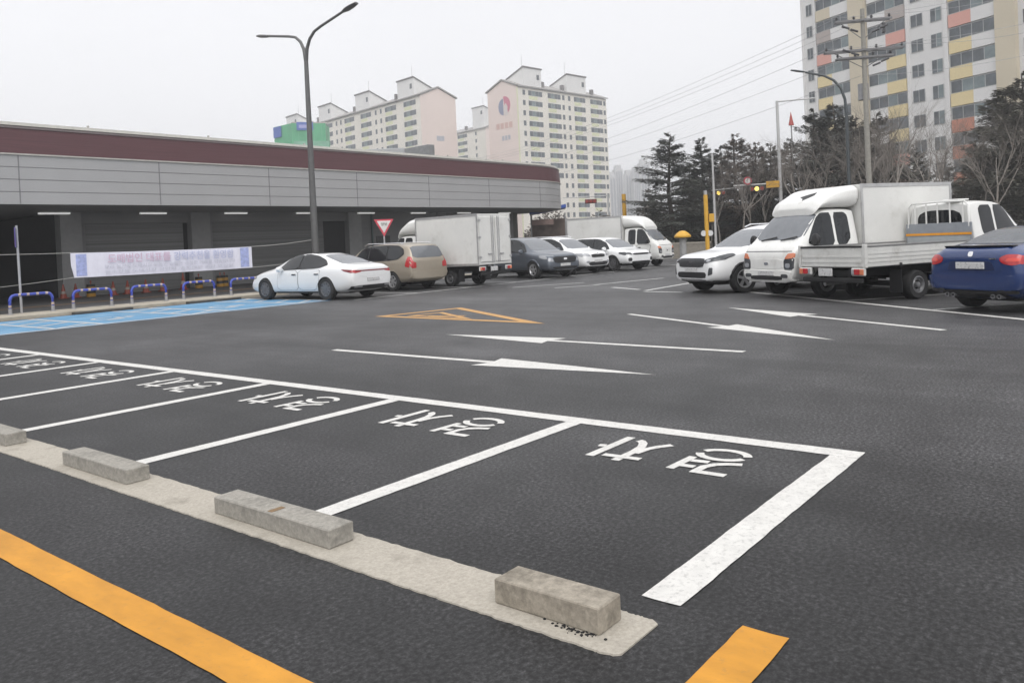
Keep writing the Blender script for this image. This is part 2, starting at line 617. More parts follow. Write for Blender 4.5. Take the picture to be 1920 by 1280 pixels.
def wagon(label):
    r = empty('compact_wagon', (0, 0, 0), 0, label, 'car')
    st = [(-2.27, .40, .90, 1.06, .80, .86, .82, .66), (-2.25, .36, .96, 1.10, .84, .885, .83, .68), (-2.16, .30, 1.02, 1.34, .85, .90, .85, .70), (-2.0, .25, 1.03, 1.56, .86, .905, .87, .70), (-1.9, .24, 1.03, 1.60, .86, .905, .87, .70),
          (-1.6, .22, 1.02, 1.63, .86, .91, .87, .66), (-1.0, .2, 1.01, 1.655, .86, .91, .88, .67), (-.3, .2, 1.0, 1.66, .86, .91, .88, .67), (.3, .2, .99, 1.62, .86, .91, .88, .66),
          (.8, .2, .98, 1.42, .86, .91, .87, .64), (1.25, .2, .97, 1.14, .86, .91, .86, .63), (1.5, .22, .94, 1.05, .86, .91, .84, .62), (1.95, .26, .84, .95, .82, .87, .76, .55), (2.2, .32, .7, .8, .66, .72, .6, .4), (2.26, .4, .6, .68, .5, .56, .46, .3)]
    body, bv = loft_body('body', st, [BEI, BLK], r, [(-1.3, .36, .6, .95), (1.4, .36, .6, .95)], zsplit=.3, edge=.45, ends=(.6, 0))
    both('pillar_trim', bv, [(1.0, 1.0), (-1.55, 1.06), (-1.88, 1.26), (-1.8, 1.44), (-1.5, 1.57), (-.9, 1.60), (.05, 1.585), (.3, 1.55), (.62, 1.41)], BLK, r, rnd=1, off=.004)
    both('side_window', bv, [(.92, 1.03), (.05, 1.04), (.05, 1.55), (.25, 1.54), (.55, 1.42)], GLS, r, rnd=1, off=.011)
    both('side_window', bv, [(-.02, 1.04), (-.95, 1.06), (-.95, 1.57), (-.02, 1.575)], GLS, r, rnd=1, off=.011)
    both('side_window', bv, [(-1.02, 1.065), (-1.55, 1.1), (-1.82, 1.27), (-1.75, 1.42), (-1.5, 1.53), (-1.02, 1.57)], GLS, r, rnd=1, off=.011)
    patch('rear_window', bv, [(-.72, 1.12), (.72, 1.12), (.66, 1.53), (-.66, 1.53)], 'B', GLSL, r, rnd=1)
    patch('windscreen', bv, [(1.3, -.66), (1.3, .66), (.5, .58), (.5, -.58)], 'T', GLSL, r, rnd=1)
    doors(r, bv, [([(.95, .36), (.02, .36), (.02, .99), (.93, .98)], .15), ([(-.02, .36), (-.8, .36), (-1.0, .6), (-1.0, 1.0), (-.02, .995)], -.85)], BEI, BEI, .86)
    for sg in (1, -1):
        patch('taillight', bv, [(sg * .62, .78), (sg * .85, .78), (sg * .86, 1.17), (sg * .75, 1.17), (sg * .74, 1.0), (sg * .62, .96)], 'B', REDL, r, off=.01, rnd=1)
    both('side_taillight', bv, [(-2.2, .80), (-1.98, .84), (-2.05, 1.14), (-2.16, 1.14)], REDL, r, off=.008, rnd=1)
    patch('tailgate', bv, [(-.58, .70), (.58, .70), (.62, 1.1), (-.62, 1.1)], 'B', BEI, r, off=.004, rnd=1)
    plate(r, -2.25, 0, .90, 'B', tilt=.1)
    patch('rear_bumper', bv, rect(-.84, .84, .42, .66), 'B', BEI, r, off=.03, rnd=1, depth=.05)
    both('headlight', bv, [(2.15, .70), (1.7, .82), (1.75, .9), (2.1, .84)], CLRL, r, off=.005)
    for sg in (1, -1):
        tube('roof_rail', [(-1.7, sg * .66, 1.62), (-1.55, sg * .66, 1.655), (.2, sg * .66, 1.67), (.4, sg * .65, 1.60)], .018, CHR, r, 6)
    mirror_pair(r, .78, .98, 1.06, BEI)
    wheels(r, (-1.3, 1.4), 1.58, .33, .21, ALU, 6)
    underside(r, -1.95, 2.0, .6)
    return r


def suv(name, label, paint, kind):
    """kind: grey / white / small / big : face-on SUVs"""
    L, H, Wd = {'grey': (4.77, 1.69, .945), 'white': (4.48, 1.65, .93), 'small': (4.36, 1.55, .905), 'big': (4.80, 1.69, .945)}[kind]
    r = empty(name, (0, 0, 0), 0, label, 'car')
    h = L / 2
    k = H / 1.69
    w = Wd / .945
    bz = .96 * k   # bonnet
    ST = [(-h, .44, .92, 1.06, .78, .84, .80, .64), (-h + .05, .36, 1.0, 1.2, .85, .91, .85, .66), (-h + .2, .3, 1.05, 1.45, .88, .93, .88, .64), (-h + .42, .26, 1.06, 1.6, .89, .94, .9, .66),
          (-1.3, .24, 1.05, 1.66, .89, .945, .91, .68), (-.6, .22, 1.04, 1.69, .89, .945, .92, .69), (0, .22, 1.03, 1.68, .89, .945, .92, .68), (.4, .22, 1.02, 1.6, .89, .945, .92, .66),
          (.85, .22, 1.01, 1.37, .89, .945, .91, .66), (1.2, .22, 1.0, 1.14, .89, .945, .90, .68), (1.4, .24, .98, 1.075, .89, .945, .885, .68), (h - .55, .26, .93, 1.03, .89, .94, .86, .66),
          (h - .2, .28, .89, .985, .87, .91, .82, .62), (h - .06, .30, .83, .93, .80, .84, .74, .52), (h, .34, .70, .84, .70, .73, .64, .44)]
    st = [(x, zb, zs * k, zt * k, a * w, b * w, c * w, d * w) for x, zb, zs, zt, a, b, c, d in ST]
    ra, fa = -h + .98, h - .93
    tr = .38 if kind != 'small' else .36
    body, bv = loft_body('body', st, [paint, BLK], r, [(ra, tr, .62 * w, .96), (fa, tr, .62 * w, .96)], zsplit=.33, edge=.35)
    Z = lambda z: z * k
    both('pillar_trim', bv, [(1.06, Z(1.03)), (-1.5, Z(1.11)), (-1.8, Z(1.31)), (-1.6, Z(1.5)), (-1.06, Z(1.615)), (.05, Z(1.60)), (.3, Z(1.56)), (.68, Z(1.4))], BLK, r, rnd=1, off=.004)
    both('side_window', bv, [(.98, Z(1.06)), (.02, Z(1.075)), (.02, Z(1.57)), (.25, Z(1.55)), (.62, Z(1.4))], GLS, r, rnd=1, off=.011)
    both('side_window', bv, [(-.05, Z(1.075)), (-1.0, Z(1.09)), (-1.0, Z(1.59)), (-.05, Z(1.6))], GLS, r, rnd=1, off=.011)
    both('side_window', bv, [(-1.06, Z(1.1)), (-1.5, Z(1.15)), (-1.7, Z(1.32)), (-1.5, Z(1.5)), (-1.06, Z(1.58))], GLS, r, rnd=1, off=.011)
    patch('windscreen', bv, [(1.24, -.72 * w), (1.24, .72 * w), (.44, .6 * w), (.44, -.6 * w)], 'T', GLSL, r, rnd=1)
    patch('rear_window', bv, [(-.66 * w, Z(1.15)), (.66 * w, Z(1.15)), (.6 * w, Z(1.5)), (-.6 * w, Z(1.5))], 'B', GLS, r, rnd=1)
    doors(r, bv, [([(1.0, .40), (.0, .40), (.0, Z(1.03)), (.98, Z(1.02))], .14), ([(-.04, .40), (-.8, .40), (-1.02, .66), (-1.02, Z(1.05)), (-.04, Z(1.035))], -.88)], paint, paint, Z(.9))
    mirror_pair(r, .82, Wd + .07, Z(1.1), paint)
    rim = {'grey': ALU, 'white': ALU, 'small': DRIM, 'big': ALU}[kind]
    wheels(r, (ra, fa), 2 * Wd - .25, tr - .025, .23, rim, {'grey': 5, 'white': 7, 'small': 10, 'big': 5}[kind])
    underside(r, -h + .25, h - .3, .66 * w, .22, .45)
    P = lambda n, poly, m, **q: patch(n, bv, [(y * w, z) for y, z in poly], 'F', m, r, **q)
    if kind == 'grey':
        P('grille', [(-.52, .60), (.52, .60), (.62, .80), (.5, .86), (-.5, .86), (-.62, .80)], BLK, off=.008, rnd=1)
        P('emblem', chaikin(rect(-.09, .09, .72, .80), 2), CHR, off=.02, rnd=0)
        for sg in (1, -1):
            P('headlight', [(sg * .60, .66), (sg * .82, .68), (sg * .80, .80), (sg * .64, .79)], CLRL, off=.006, rnd=1)
            P('running_light', [(sg * .55, .875), (sg * .86, .90), (sg * .86, .925), (sg * .55, .90)], CLRL, off=.008, rnd=0)
        P('lower_intake', [(-.6, .36), (.6, .36), (.66, .46), (-.66, .46)], BLK, off=.008, rnd=1)
        P('skid_trim', rect(-.5, .5, .30, .345), CHR, off=.012, rnd=1)
    elif kind == 'white':
        P('grille', [(-.42, .70), (.42, .70), (.46, .82), (.2, .845), (.0, .83), (-.2, .845), (-.46, .82)], BLK, off=.008, rnd=1)
        P('emblem', chaikin(rect(-.05, .05, .86, .885), 2), CHR, off=.012, rnd=0)
        for sg in (1, -1):
            P('headlight', [(sg * .50, .74), (sg * .84, .78), (sg * .82, .90), (sg * .56, .86)], CLRL, off=.006, rnd=1)
            P('fog_light', rect(sg * .66 - .1, sg * .66 + .1, .47, .56), CLRL, off=.008)
        P('lower_intake', [(-.55, .36), (.55, .36), (.7, .52), (-.7, .52)], BLK, off=.006, rnd=1)
    elif kind == 'small':
        P('grille', [(-.5, .70), (.5, .70), (.56, .755), (.4, .78), (-.4, .78), (-.56, .755)], BLK, off=.008, rnd=1)
        for sg in (1, -1):
            P('headlight', [(sg * .56, .70), (sg * .84, .74), (sg * .82, .85), (sg * .62, .80)], HLD, off=.006, rnd=1)
            P('fog_light', rect(sg * .70 - .1, sg * .70 + .09, .43, .58), BLK, off=.008)
        P('lower_intake', [(-.62, .33), (.62, .33), (.6, .43), (-.6, .43)], BLK, off=.006, rnd=1)
    else:
        P('grille', [(-.50, .67), (.50, .67), (.56, .80), (.52, .89), (-.52, .89), (-.56, .80)], GRI, off=.012, rnd=1)
        P('emblem', chaikin(rect(-.06, .06, .77, .81), 2), CHR, off=.024, rnd=0)
        for sg in (1, -1):
            P('headlight', [(sg * .57, .76), (sg * .86, .83), (sg * .86, .93), (sg * .7, .90), (sg * .56, .85)], HLD, off=.013, rnd=1)
            P('headlight_lens', chaikin(rect(sg * .67 - .05, sg * .67 + .05, .80, .86), 2), CLRL, off=.02, rnd=0)
            P('fog_light', [(sg * .68, .46), (sg * .80, .50), (sg * .80, .66), (sg * .72, .66)], HLD, off=.008, rnd=1)
        P('lower_intake', [(-.58, .40), (.58, .40), (.62, .50), (.56, .55), (-.56, .55), (-.62, .50)], BLK, off=.008, rnd=1)
        P('skid_trim', rect(-.6, .6, .34, .38), CHR, off=.015, rnd=1)
    if kind != 'small':
        plate(r, h + .015, 0, {'grey': .53, 'white': .55, 'big': .60}[kind], 'F')
    if kind in ('big', 'white'):
        for sg in (1, -1):
            tube('roof_rail', [(-1.4, sg * .68 * w, H - .06), (-1.2, sg * .68 * w, H + .01), (0, sg * .67 * w, H + .01), (.2, sg * .66 * w, H - .06)], .018, CHR, r, 6)
    if kind == 'big':
        both('headlight', bv, [(h - .15, .80), (h - .75, .93), (h - .7, 1.0), (h - .2, .92)], HLD, r, off=.010)
    else:
        both('headlight', bv, [(h - .15, .74 * k), (h - .6, .84 * k), (h - .55, .93 * k), (h - .2, .88 * k)], HLD if kind == 'small' else CLRL, r, off=.006)
    for a in (ra, fa):   # black arch mouldings
        for sg in (1, -1):
            pts = []
            for i in range(11):
                t = R(-8 + 196 * i / 10)
                x_, z_ = a + (tr + .02) * math.cos(t), tr * .93 + (tr + .02) * math.sin(t)
                p, no, _, _ = bv.ray_cast(Vector((x_, sg * 5, z_)), Vector((0, -sg, 0)))
                pts.append((x_, (p.y if p and abs(p.y) > .5 else sg * Wd * .96) + sg * .002, z_))
            tube('arch_moulding', pts, .028, BLK if kind != 'grey' else paint, r, 6)
    return r


def blue_sedan(label):
    r = empty('sedan_car', (0, 0, 0), 0, label, 'car')
    st = [(-2.27, .40, .80, .92, .66, .73, .69, .5), (-2.23, .30, .92, 1.05, .80, .85, .78, .56), (-2.08, .24, .98, 1.10, .85, .89, .81, .6), (-1.85, .2, .99, 1.115, .86, .905, .83, .62),
          (-1.66, .2, .985, 1.15, .86, .91, .845, .60), (-1.15, .18, .96, 1.34, .86, .905, .855, .54), (-.75, .18, .95, 1.415, .85, .9, .855, .54), (-.2, .18, .94, 1.43, .85, .9, .855, .55),
          (.3, .18, .93, 1.40, .85, .9, .85, .55), (.8, .18, .92, 1.2, .85, .9, .85, .57), (1.15, .18, .91, 1.03, .85, .905, .84, .6), (1.7, .2, .86, .95, .85, .9, .8, .6), (2.1, .24, .76, .84, .78, .83, .7, .5), (2.27, .3, .62, .7, .6, .64, .54, .36)]
    body, bv = loft_body('body', st, [BLUP, BLK], r, [(-1.3, .36, .6, .93), (1.46, .36, .6, .93)], edge=.75, ends=(.35, 0))
    both('side_window', bv, [(.85, .96), (.0, .98), (.0, 1.36), (.3, 1.33), (.6, 1.2)], GLS, r, rnd=1)
    both('side_window', bv, [(-.06, .98), (-.95, 1.01), (-1.2, 1.1), (-1.0, 1.24), (-.6, 1.35), (-.06, 1.365)], GLS, r, rnd=1)
    patch('rear_window', bv, [(-1.8, -.62), (-1.8, .62), (-1.25, .56), (-.95, .5), (-.95, -.5), (-1.25, -.56)], 'T', GLSL, r, rnd=1)
    patch('windscreen', bv, [(1.12, -.64), (1.12, .64), (.42, .53), (.42, -.53)], 'T', GLSL, r, rnd=1)
    doors(r, bv, [([(.9, .3), (-.02, .3), (-.02, .95), (.88, .93)], .1), ([(-.06, .3), (-.8, .3), (-1.0, .6), (-1.05, .97), (-.06, .96)], -.9)], BLUP, BLUP, .82)
    b = MB()
    n = 12
    for i in range(n + 1):
        y = -.62 + 1.24 * i / n
        c = .06 * (abs(y) / .62) ** 2
        b.v += [(-2.14 + c, y, 1.075), (-2.04 + c, y, 1.09), (-2.04 + c, y, 1.105), (-2.18 + c, y, 1.105)]
    for i in range(n):
        for k in range(4):
            a, d = i * 4 + k, i * 4 + (k + 1) % 4
            b.f.append((a, d, d + 4, a + 4)); b.m.append(0)
    b.f += [(0, 1, 2, 3), (n * 4, n * 4 + 1, n * 4 + 2, n * 4 + 3)]; b.m += [0, 0]
    b.build('boot_spoiler', BLK, r, smooth=True)
    for sg in (1, -1):
        patch('taillight', bv, [(sg * .50, .90), (sg * .62, .965), (sg * .80, .95), (sg * .86, .84), (sg * .74, .785), (sg * .56, .82)], 'B', REDL, r, off=.01, rnd=2)
        patch('taillight_insert', bv, [(sg * .62, .85), (sg * .80, .85), (sg * .78, .90), (sg * .64, .90)], 'B', mat('lamp_bright_red', (.6, .05, .03), .2, coat=.5), r, off=.018, rnd=1)
        for q in (-.055, .055):
            b = MB()
            b.lathe([(.026, .1), (.026, -.02), (.038, -.02), (.038, .12)], 14, 'x', (0, 0, 0))
            o = b.build('exhaust_pipe', STEELR, r, smooth=True)
            o.location = (-2.24, sg * .42 + q, .29)
    both('side_taillight', bv, [(-2.22, .95), (-1.93, .93), (-1.98, .84), (-2.2, .80)], REDL, r, off=.008, rnd=1)
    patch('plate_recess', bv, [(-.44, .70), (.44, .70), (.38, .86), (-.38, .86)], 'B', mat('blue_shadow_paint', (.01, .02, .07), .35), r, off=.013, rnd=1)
    plate(r, -2.29, 0, .785, 'B')
    patch('rear_bumper', bv, [(-.82, .40), (.82, .40), (.85, .64), (-.85, .64)], 'B', BLUP, r, off=.045, rnd=1, depth=.07)
    patch('boot_lid', bv, [(-.56, .675), (.56, .675), (.50, 1.0), (-.50, 1.0)], 'B', BLUP, r, off=.007, rnd=1, depth=.03)
    for sg in (1, -1):
        patch('bumper_vent', bv, rect(sg * .62 - .14, sg * .62 + .14, .37, .41), 'B', BLK, r, off=.05, rnd=1)
    patch('rear_diffuser', bv, [(-.62, .27), (.62, .27), (.56, .38), (-.56, .38)], 'B', BLK, r, off=.012, rnd=1)
    patch('emblem', bv, chaikin(rect(-.045, .045, .93, 1.01), 2), 'B', CHR, r, off=.012, rnd=1)
    patch('boot_badge', bv, rect(-.46, -.34, .885, .905), 'B', CHR, r, off=.01, rnd=0)
    both('headlight', bv, [(2.15, .66), (1.85, .72), (1.9, .8), (2.1, .76)], CLRL, r, off=.005)
    mirror_pair(r, .62, .95, 1.0, BLUP)
    wheels(r, (-1.3, 1.46), 1.53, .33, .24, DRIM, 10)
    underside(r, -2.0, 2.05, .6)
    tube('antenna_fin', [(-.78, 0, 1.405), (-.9, 0, 1.45)], [.03, .012], BLUP, r, 6)
    return r


def truck_cab(r, paint, rear_win=True, kind='h'):
    st = [(.70, .50, 1.12, 1.90, .74, .80, .80, .66), (.73, .42, 1.12, 1.94, .80, .86, .85, .70), (.95, .36, 1.12, 1.965, .82, .87, .86, .71), (1.4, .34, 1.11, 1.975, .82, .87, .86, .71), (1.68, .34, 1.12, 1.94, .82, .87, .86, .70),
          (1.98, .34, 1.13, 1.66, .82, .87, .86, .71), (2.22, .34, 1.13, 1.36, .82, .87, .855, .75), (2.32, .34, 1.12, 1.25, .82, .87, .85, .78), (2.46, .34, 1.08, 1.16, .82, .87, .84, .76), (2.55, .36, .96, 1.05, .82, .86, .82, .72), (2.585, .42, .80, .90, .79, .82, .78, .6)]
    cab, bv = loft_body('cab', st, [paint, BLK], r, [(1.66, .36, .55, .95)], edge=.5, ends=(.7, .3))
    both('side_window', bv, [(2.14, 1.20), (1.98, 1.12), (1.40, 1.12), (1.40, 1.85), (1.66, 1.85), (1.80, 1.74)], GLS, r, rnd=1)
    both('quarter_window', bv, [(1.33, 1.12), (1.08, 1.13), (.93, 1.28), (.93, 1.77), (1.02, 1.85), (1.33, 1.85)], GLS, r, rnd=1)
    for sd in 'LR':
        patch('door_seal', bv, [(2.17, 1.095), (2.07, .72), (1.965, .485), (1.385, .445), (1.365, 1.10)], sd, SEAL, r, off=.0015, rnd=1, depth=.01)
        d = patch('door', bv, [(2.15, 1.08), (2.05, .72), (1.95, .5), (1.40, .46), (1.38, 1.085)], sd, paint, r, off=.005, rnd=1, depth=.004)
        patch('door_handle', bv, rect(1.44, 1.62, .93, .98), sd, BLK, d, off=.02, rnd=1)
    patch('windscreen', bv, [(-.77, 1.28), (.77, 1.28), (.68, 1.87), (-.68, 1.87)], 'F', GLSL, r, rnd=1)
    if rear_win:
        patch('rear_window', bv, [(-.55, 1.3), (.55, 1.3), (.52, 1.78), (-.52, 1.78)], 'B', GLS, r, rnd=2)
    for y in (-.45, .2):
        tube('wiper', [(2.335, y, 1.275), (2.27, y + .45, 1.345)], .016, BLK, r, 5)
    for sg in (1, -1):
        patch('headlight', bv, [(sg * .56, .64), (sg * .83, .64), (sg * .83, .90), (sg * .66, .92), (sg * .56, .84)], 'F', HLD, r, off=.008, rnd=1)
        patch('headlight_lens', bv, chaikin(rect(sg * .68 - .07, sg * .68 + .07, .68, .78), 2), 'F', CLRL, r, off=.014, rnd=0)
        patch('indicator', bv, [(sg * .58, .87), (sg * .83, .89), (sg * .83, 1.0), (sg * .68, .99)], 'F', ORGL, r, off=.01, rnd=1)
        patch('fog_light', bv, rect(sg * .60 - .1, sg * .60 + .1, .465, .545), 'F', HLD, r, off=.05, rnd=2)
    patch('front_panel', bv, [(-.52, .66), (.52, .66), (.53, .87), (-.53, .87)], 'F', paint, r, off=.012, rnd=1)
    patch('emblem', bv, chaikin(rect(-.07, .07, .74, .80), 2), 'F', CHR, r, off=.022, rnd=0)
    patch('bonnet_seam', bv, rect(-.76, .76, 1.03, 1.045), 'F', MATS['lamp_smoked'], r, off=.004, rnd=0)
    patch('front_bumper', bv, [(-.74, .38), (.74, .38), (.78, .62), (-.78, .62)], 'F', paint, r, off=.035, rnd=1, depth=.1)
    patch('lower_intake', bv, [(-.5, .42), (.5, .42), (.54, .50), (-.54, .50)], 'F', BLK, r, off=.045, rnd=1)
    plate(r, 2.625, 0, .56, 'F')
    # big stalk mirrors
    mirror_pair(r, 2.08, 1.02, 1.27, BLK, True)
    return bv


def chassis(r):
    b = MB()
    for sg in (1, -1):
        a, c = sorted((sg * .35, sg * .43))
        b.box(-2.45, .72, a, c, .50, .66)
    for x in (-2.4, -1.6, -.6, .3):
        b.box(x, x + .08, -.349, .349, .52, .64)
    b.build('chassis_frame', CHS, r)
    tube('axle', [(-1.05, -.6, .3), (-1.05, .6, .3)], .06, CHS, r, 8)
    box('fuel_tank', -.2, .4, .45, .78, .36, .64, CHS, r, .05)
    box('battery_box', -.1, .3, -.78, -.45, .38, .64, CHS, r, .04)
    for sg in (1, -1):
        a, c = sorted((sg * .55, sg * .84))
        box('mud_flap', -1.53, -1.515, a, c, .16, .62, BLK, r)


def truck_tail(r, x=-2.5):
    for sg in (1, -1):
        a, c = sorted((sg * .52, sg * .86))
        o = box('taillight', x - .03, x + .03, a, c, .545, .70, BEDW, r, .02)
        for (p, q, m, nm) in ((.54, .60, CLRL, 'reversing_lamp'), (.605, .74, REDL, 'brake_lamp'), (.745, .84, ORGL, 'indicator_lamp')):
            a, c = sorted((sg * p, sg * q))
            box(nm, x - .045, x - .028, a, c, .565, .68, m, o, .01)
    box('rear_bumper_bar', x - .02, x + .05, -.78, .78, .40, .50, CHS, r, .02)
    plate(r, x - .04, .12, .61, 'B', .36, .16)


def box_truck(label, broken=False, z1=2.55, x0=-2.55, paint=None):
    paint = paint or WHT2
    r = empty('box_truck', (0, 0, 0), 0, label, 'truck')
    truck_cab(r, paint, False)
    chassis(r)
    truck_tail(r, x0)
    bx = box('cargo_box', x0, .62, -.86, .86, .76, z1, BOXW, r, .012)
    # frame rails of the box
    b = MB()
    e = .035
    for sg in (1, -1):
        for z in (.74, z1 - .07):
            a, c = sorted((sg * .845, sg * .872))
            b.box(x0 - .006, .628, a, c, z, z + .08)
        for x in (x0 - .006, .628 - .06):
            a, c = sorted((sg * .85, sg * .874))
            b.box(x, x + .06, a, c, .82, z1 - .07)
    b.build('box_frame', mat('alu_trim', (.5, .5, .5), .4, .6), bx)
    for sg in (1, -1):
        a, c = sorted((sg * .02, sg * .80))
        d = box('cargo_door', x0 - .035, x0 - .008, a, c, .86, z1 - .1, BOXW, bx, .012)
        tube('lock_rod', [(x0 - .055, sg * .12, .84), (x0 - .055, sg * .12, z1 - .06)], .016, ALU, bx, 6)
        tube('lock_rod', [(x0 - .055, sg * .20, .84), (x0 - .055, sg * .20, z1 - .06)], .012, ALU, bx, 6)
        a, c = sorted((sg * .24, sg * .42))
        box('latch_handle', x0 - .07, x0 - .04, a, c, 1.12, 1.16, ALU, bx, .005)
        for z in (1.0, 1.7, z1 - .25):
            a, c = sorted((sg * .74, sg * .86))
            box('door_hinge', x0 - .05, x0 - .036, a, c, z, z + .07, ALU, bx, .004)
    # roof air deflector
    h = z1 - 1.97
    st = [(.64, 1.95, 1.97 + h * .80, z1 - .01, .74, .82, .80, .66), (.70, 1.94, 1.97 + h * .80, z1, .76, .84, .82, .68), (1.05, 1.95, 1.97 + h * .72, z1 - .03, .76, .83, .80, .66), (1.30, 1.95, 1.97 + h * .60, z1 - .10, .75, .82, .78, .62),
          (1.58, 1.95, 1.97 + h * .36, z1 - .27, .73, .80, .75, .56), (1.70, 1.93, 1.97 + h * .16, 1.97 + h * .34, .71, .77, .73, .55), (1.80, 1.80, 1.90, 1.97, .66, .72, .68, .5)]
    df, bd = loft_body('roof_deflector', st, [paint, BLK], r, (), edge=.7, ends=(.9, .6))
    if broken:
        patch('broken_hole', bd, [(1.34, .30), (1.46, .34), (1.66, .16), (1.58, .10), (1.50, -.06), (1.44, .06)], 'T', BLK, df, off=.006, rnd=0)
    wheels(r, (1.66,), 1.50, .325, .19, STEELR, 0)
    wheels(r, (-1.05,), 1.42, .29, .26, STEELR, 0, .6)
    return r


def flatbed_truck(label):
    r = empty('flatbed_truck', (0, 0, 0), 0, label, 'truck')
    bv = truck_cab(r, WHT2, True)
    chassis(r)
    truck_tail(r, -2.52)
    box('bed_floor', -2.5, .60, -.82, .82, .70, .775, mat('bed_floor_steel', (.3, .3, .3), .6, .3, dirt=((.16, .13, .1), .5, .7, 3)), r)
    def gate(nm, x0, x1, y0, y1, par):
        o = box(nm, x0, x1, y0, y1, .715, 1.10, BEDW, par, .008)
        return o
    for sg in (1, -1):
        a, c = sorted((sg * .822, sg * .86))
        g = gate('side_gate', -2.46, .62, a, c, r)
        b = MB()
        for z in (.80, .88, .96):
            p, q = sorted((sg * .860, sg * .868))
            b.box(-2.44, .6, p, q, z, z + .03)
        b.build('gate_rib', BEDW, g)
        p, q = sorted((sg * .816, sg * .872))
        box('gate_cap', -2.46, .62, p, q, 1.101, 1.135, mat('gate_cap_grey', (.2, .2, .2), .6), g, .004)
        for x in (-1.6, -.6, .3):
            p, q = sorted((sg * .862, sg * .885))
            box('gate_latch', x, x + .05, p, q, .68, .76, CHS, g)
    g = gate('tail_gate', -2.53, -2.49, -.80, .80, r)
    b = MB()
    for z in (.80, .90):
        b.box(-2.538, -2.53, -.78, .78, z, z + .04)
    b.build('gate_rib', BEDW, g)
    box('gate_cap', -2.545, -2.475, -.80, .80, 1.101, 1.135, CHS, g, .004)
    for sg in (1, -1):
        a, c = sorted((sg * .803, sg * .875))
        box('corner_post', -2.54, -2.465, a, c, .70, 1.16, BEDW, r, .006)
    hb = box('headboard', .63, .66, -.80, .80, .78, 1.50, mat('headboard_grey', (.27, .29, .32), .5, .2), r, .006)
    box('reflective_strip', .620, .629, -.80, .80, 1.235, 1.285, mat('strip_orange', (.72, .30, .02), .4), hb)
    box('headboard_panel', .622, .629, -.76, .76, .82, 1.20, mat('headboard_light', (.33, .35, .36), .5), hb)
    b = MB()
    for y in (-.60, -.3, 0, .28, .56):
        b.tube([(.645, y, 1.49), (.645, y, 1.93)], .018, 6)
    b.tube([(.645, -.74, 1.41), (.645, -.72, 1.86), (.645, -.64, 1.95), (.645, 0, 1.96), (.645, .64, 1.95), (.645, .72, 1.86), (.645, .74, 1.41)], .022, 6)
    b.build('guard_rail', WHT2, r, smooth=True)
    box('roof_plate', .66, 1.0, -.5, -.12, 1.97, 2.0, WHT2, r, .01)
    wheels(r, (1.66,), 1.50, .325, .19, STEELR, 0)
    wheels(r, (-1.05,), 1.42, .29, .26, STEELR, 0, .6)
    tube('exhaust_pipe', [(-2.2, .5, .33), (-1.4, .5, .36)], .04, ALU, r, 8)
    return r


def put(o, x, y, head):
    o.location = (x, y, 0)
    o.rotation_euler = (0, 0, R(head))
    return o


put(sedan('white four-door saloon with dark full-width tail lamp, parked on the end of the blue bay'), 16.35, 21.2, 93.5)
put(wagon('beige estate car with red upright tail lamps beside the white saloon'), 20.1, 22.05, 88)
put(box_truck('white box truck seen from behind, its two cargo doors shut, beside the beige estate'), 22.1, 21.0, 88)
put(suv('suv_car', 'blue-grey SUV facing the lot beside the rear-facing box truck', GRYP, 'grey'), 26.85, 20.75, -103)
put(suv('suv_car', 'white SUV with black grille between blue-grey SUV and smaller white crossover', WHT, 'white'), 29.5, 20.95, -97)
put(suv('suv_car', 'small white crossover with slim black grille before the far box truck', WHT, 'small'), 32.0, 20.05, -103)
put(box_truck('white box truck facing right at the far end of the row, under the yellow pole'), 35.1, 21.2, -87)
put(suv('suv_car', 'large white SUV nose out beside the box truck with broken roof deflector', WHT, 'big'), 20.8, 8.05, 150)
put(box_truck('white box truck with a hole in its roof deflector, nose out beside a white SUV', True, 2.45, -2.15), 19.9, 5.6, 150.5)
put(flatbed_truck('white flatbed truck with grey headboard and orange strip, tail to the lane'), 19.0, 4.05, -27)
put(blue_sedan('dark blue saloon with black boot spoiler, parked nose in at the right edge'), 17.0, 1.3, -30)

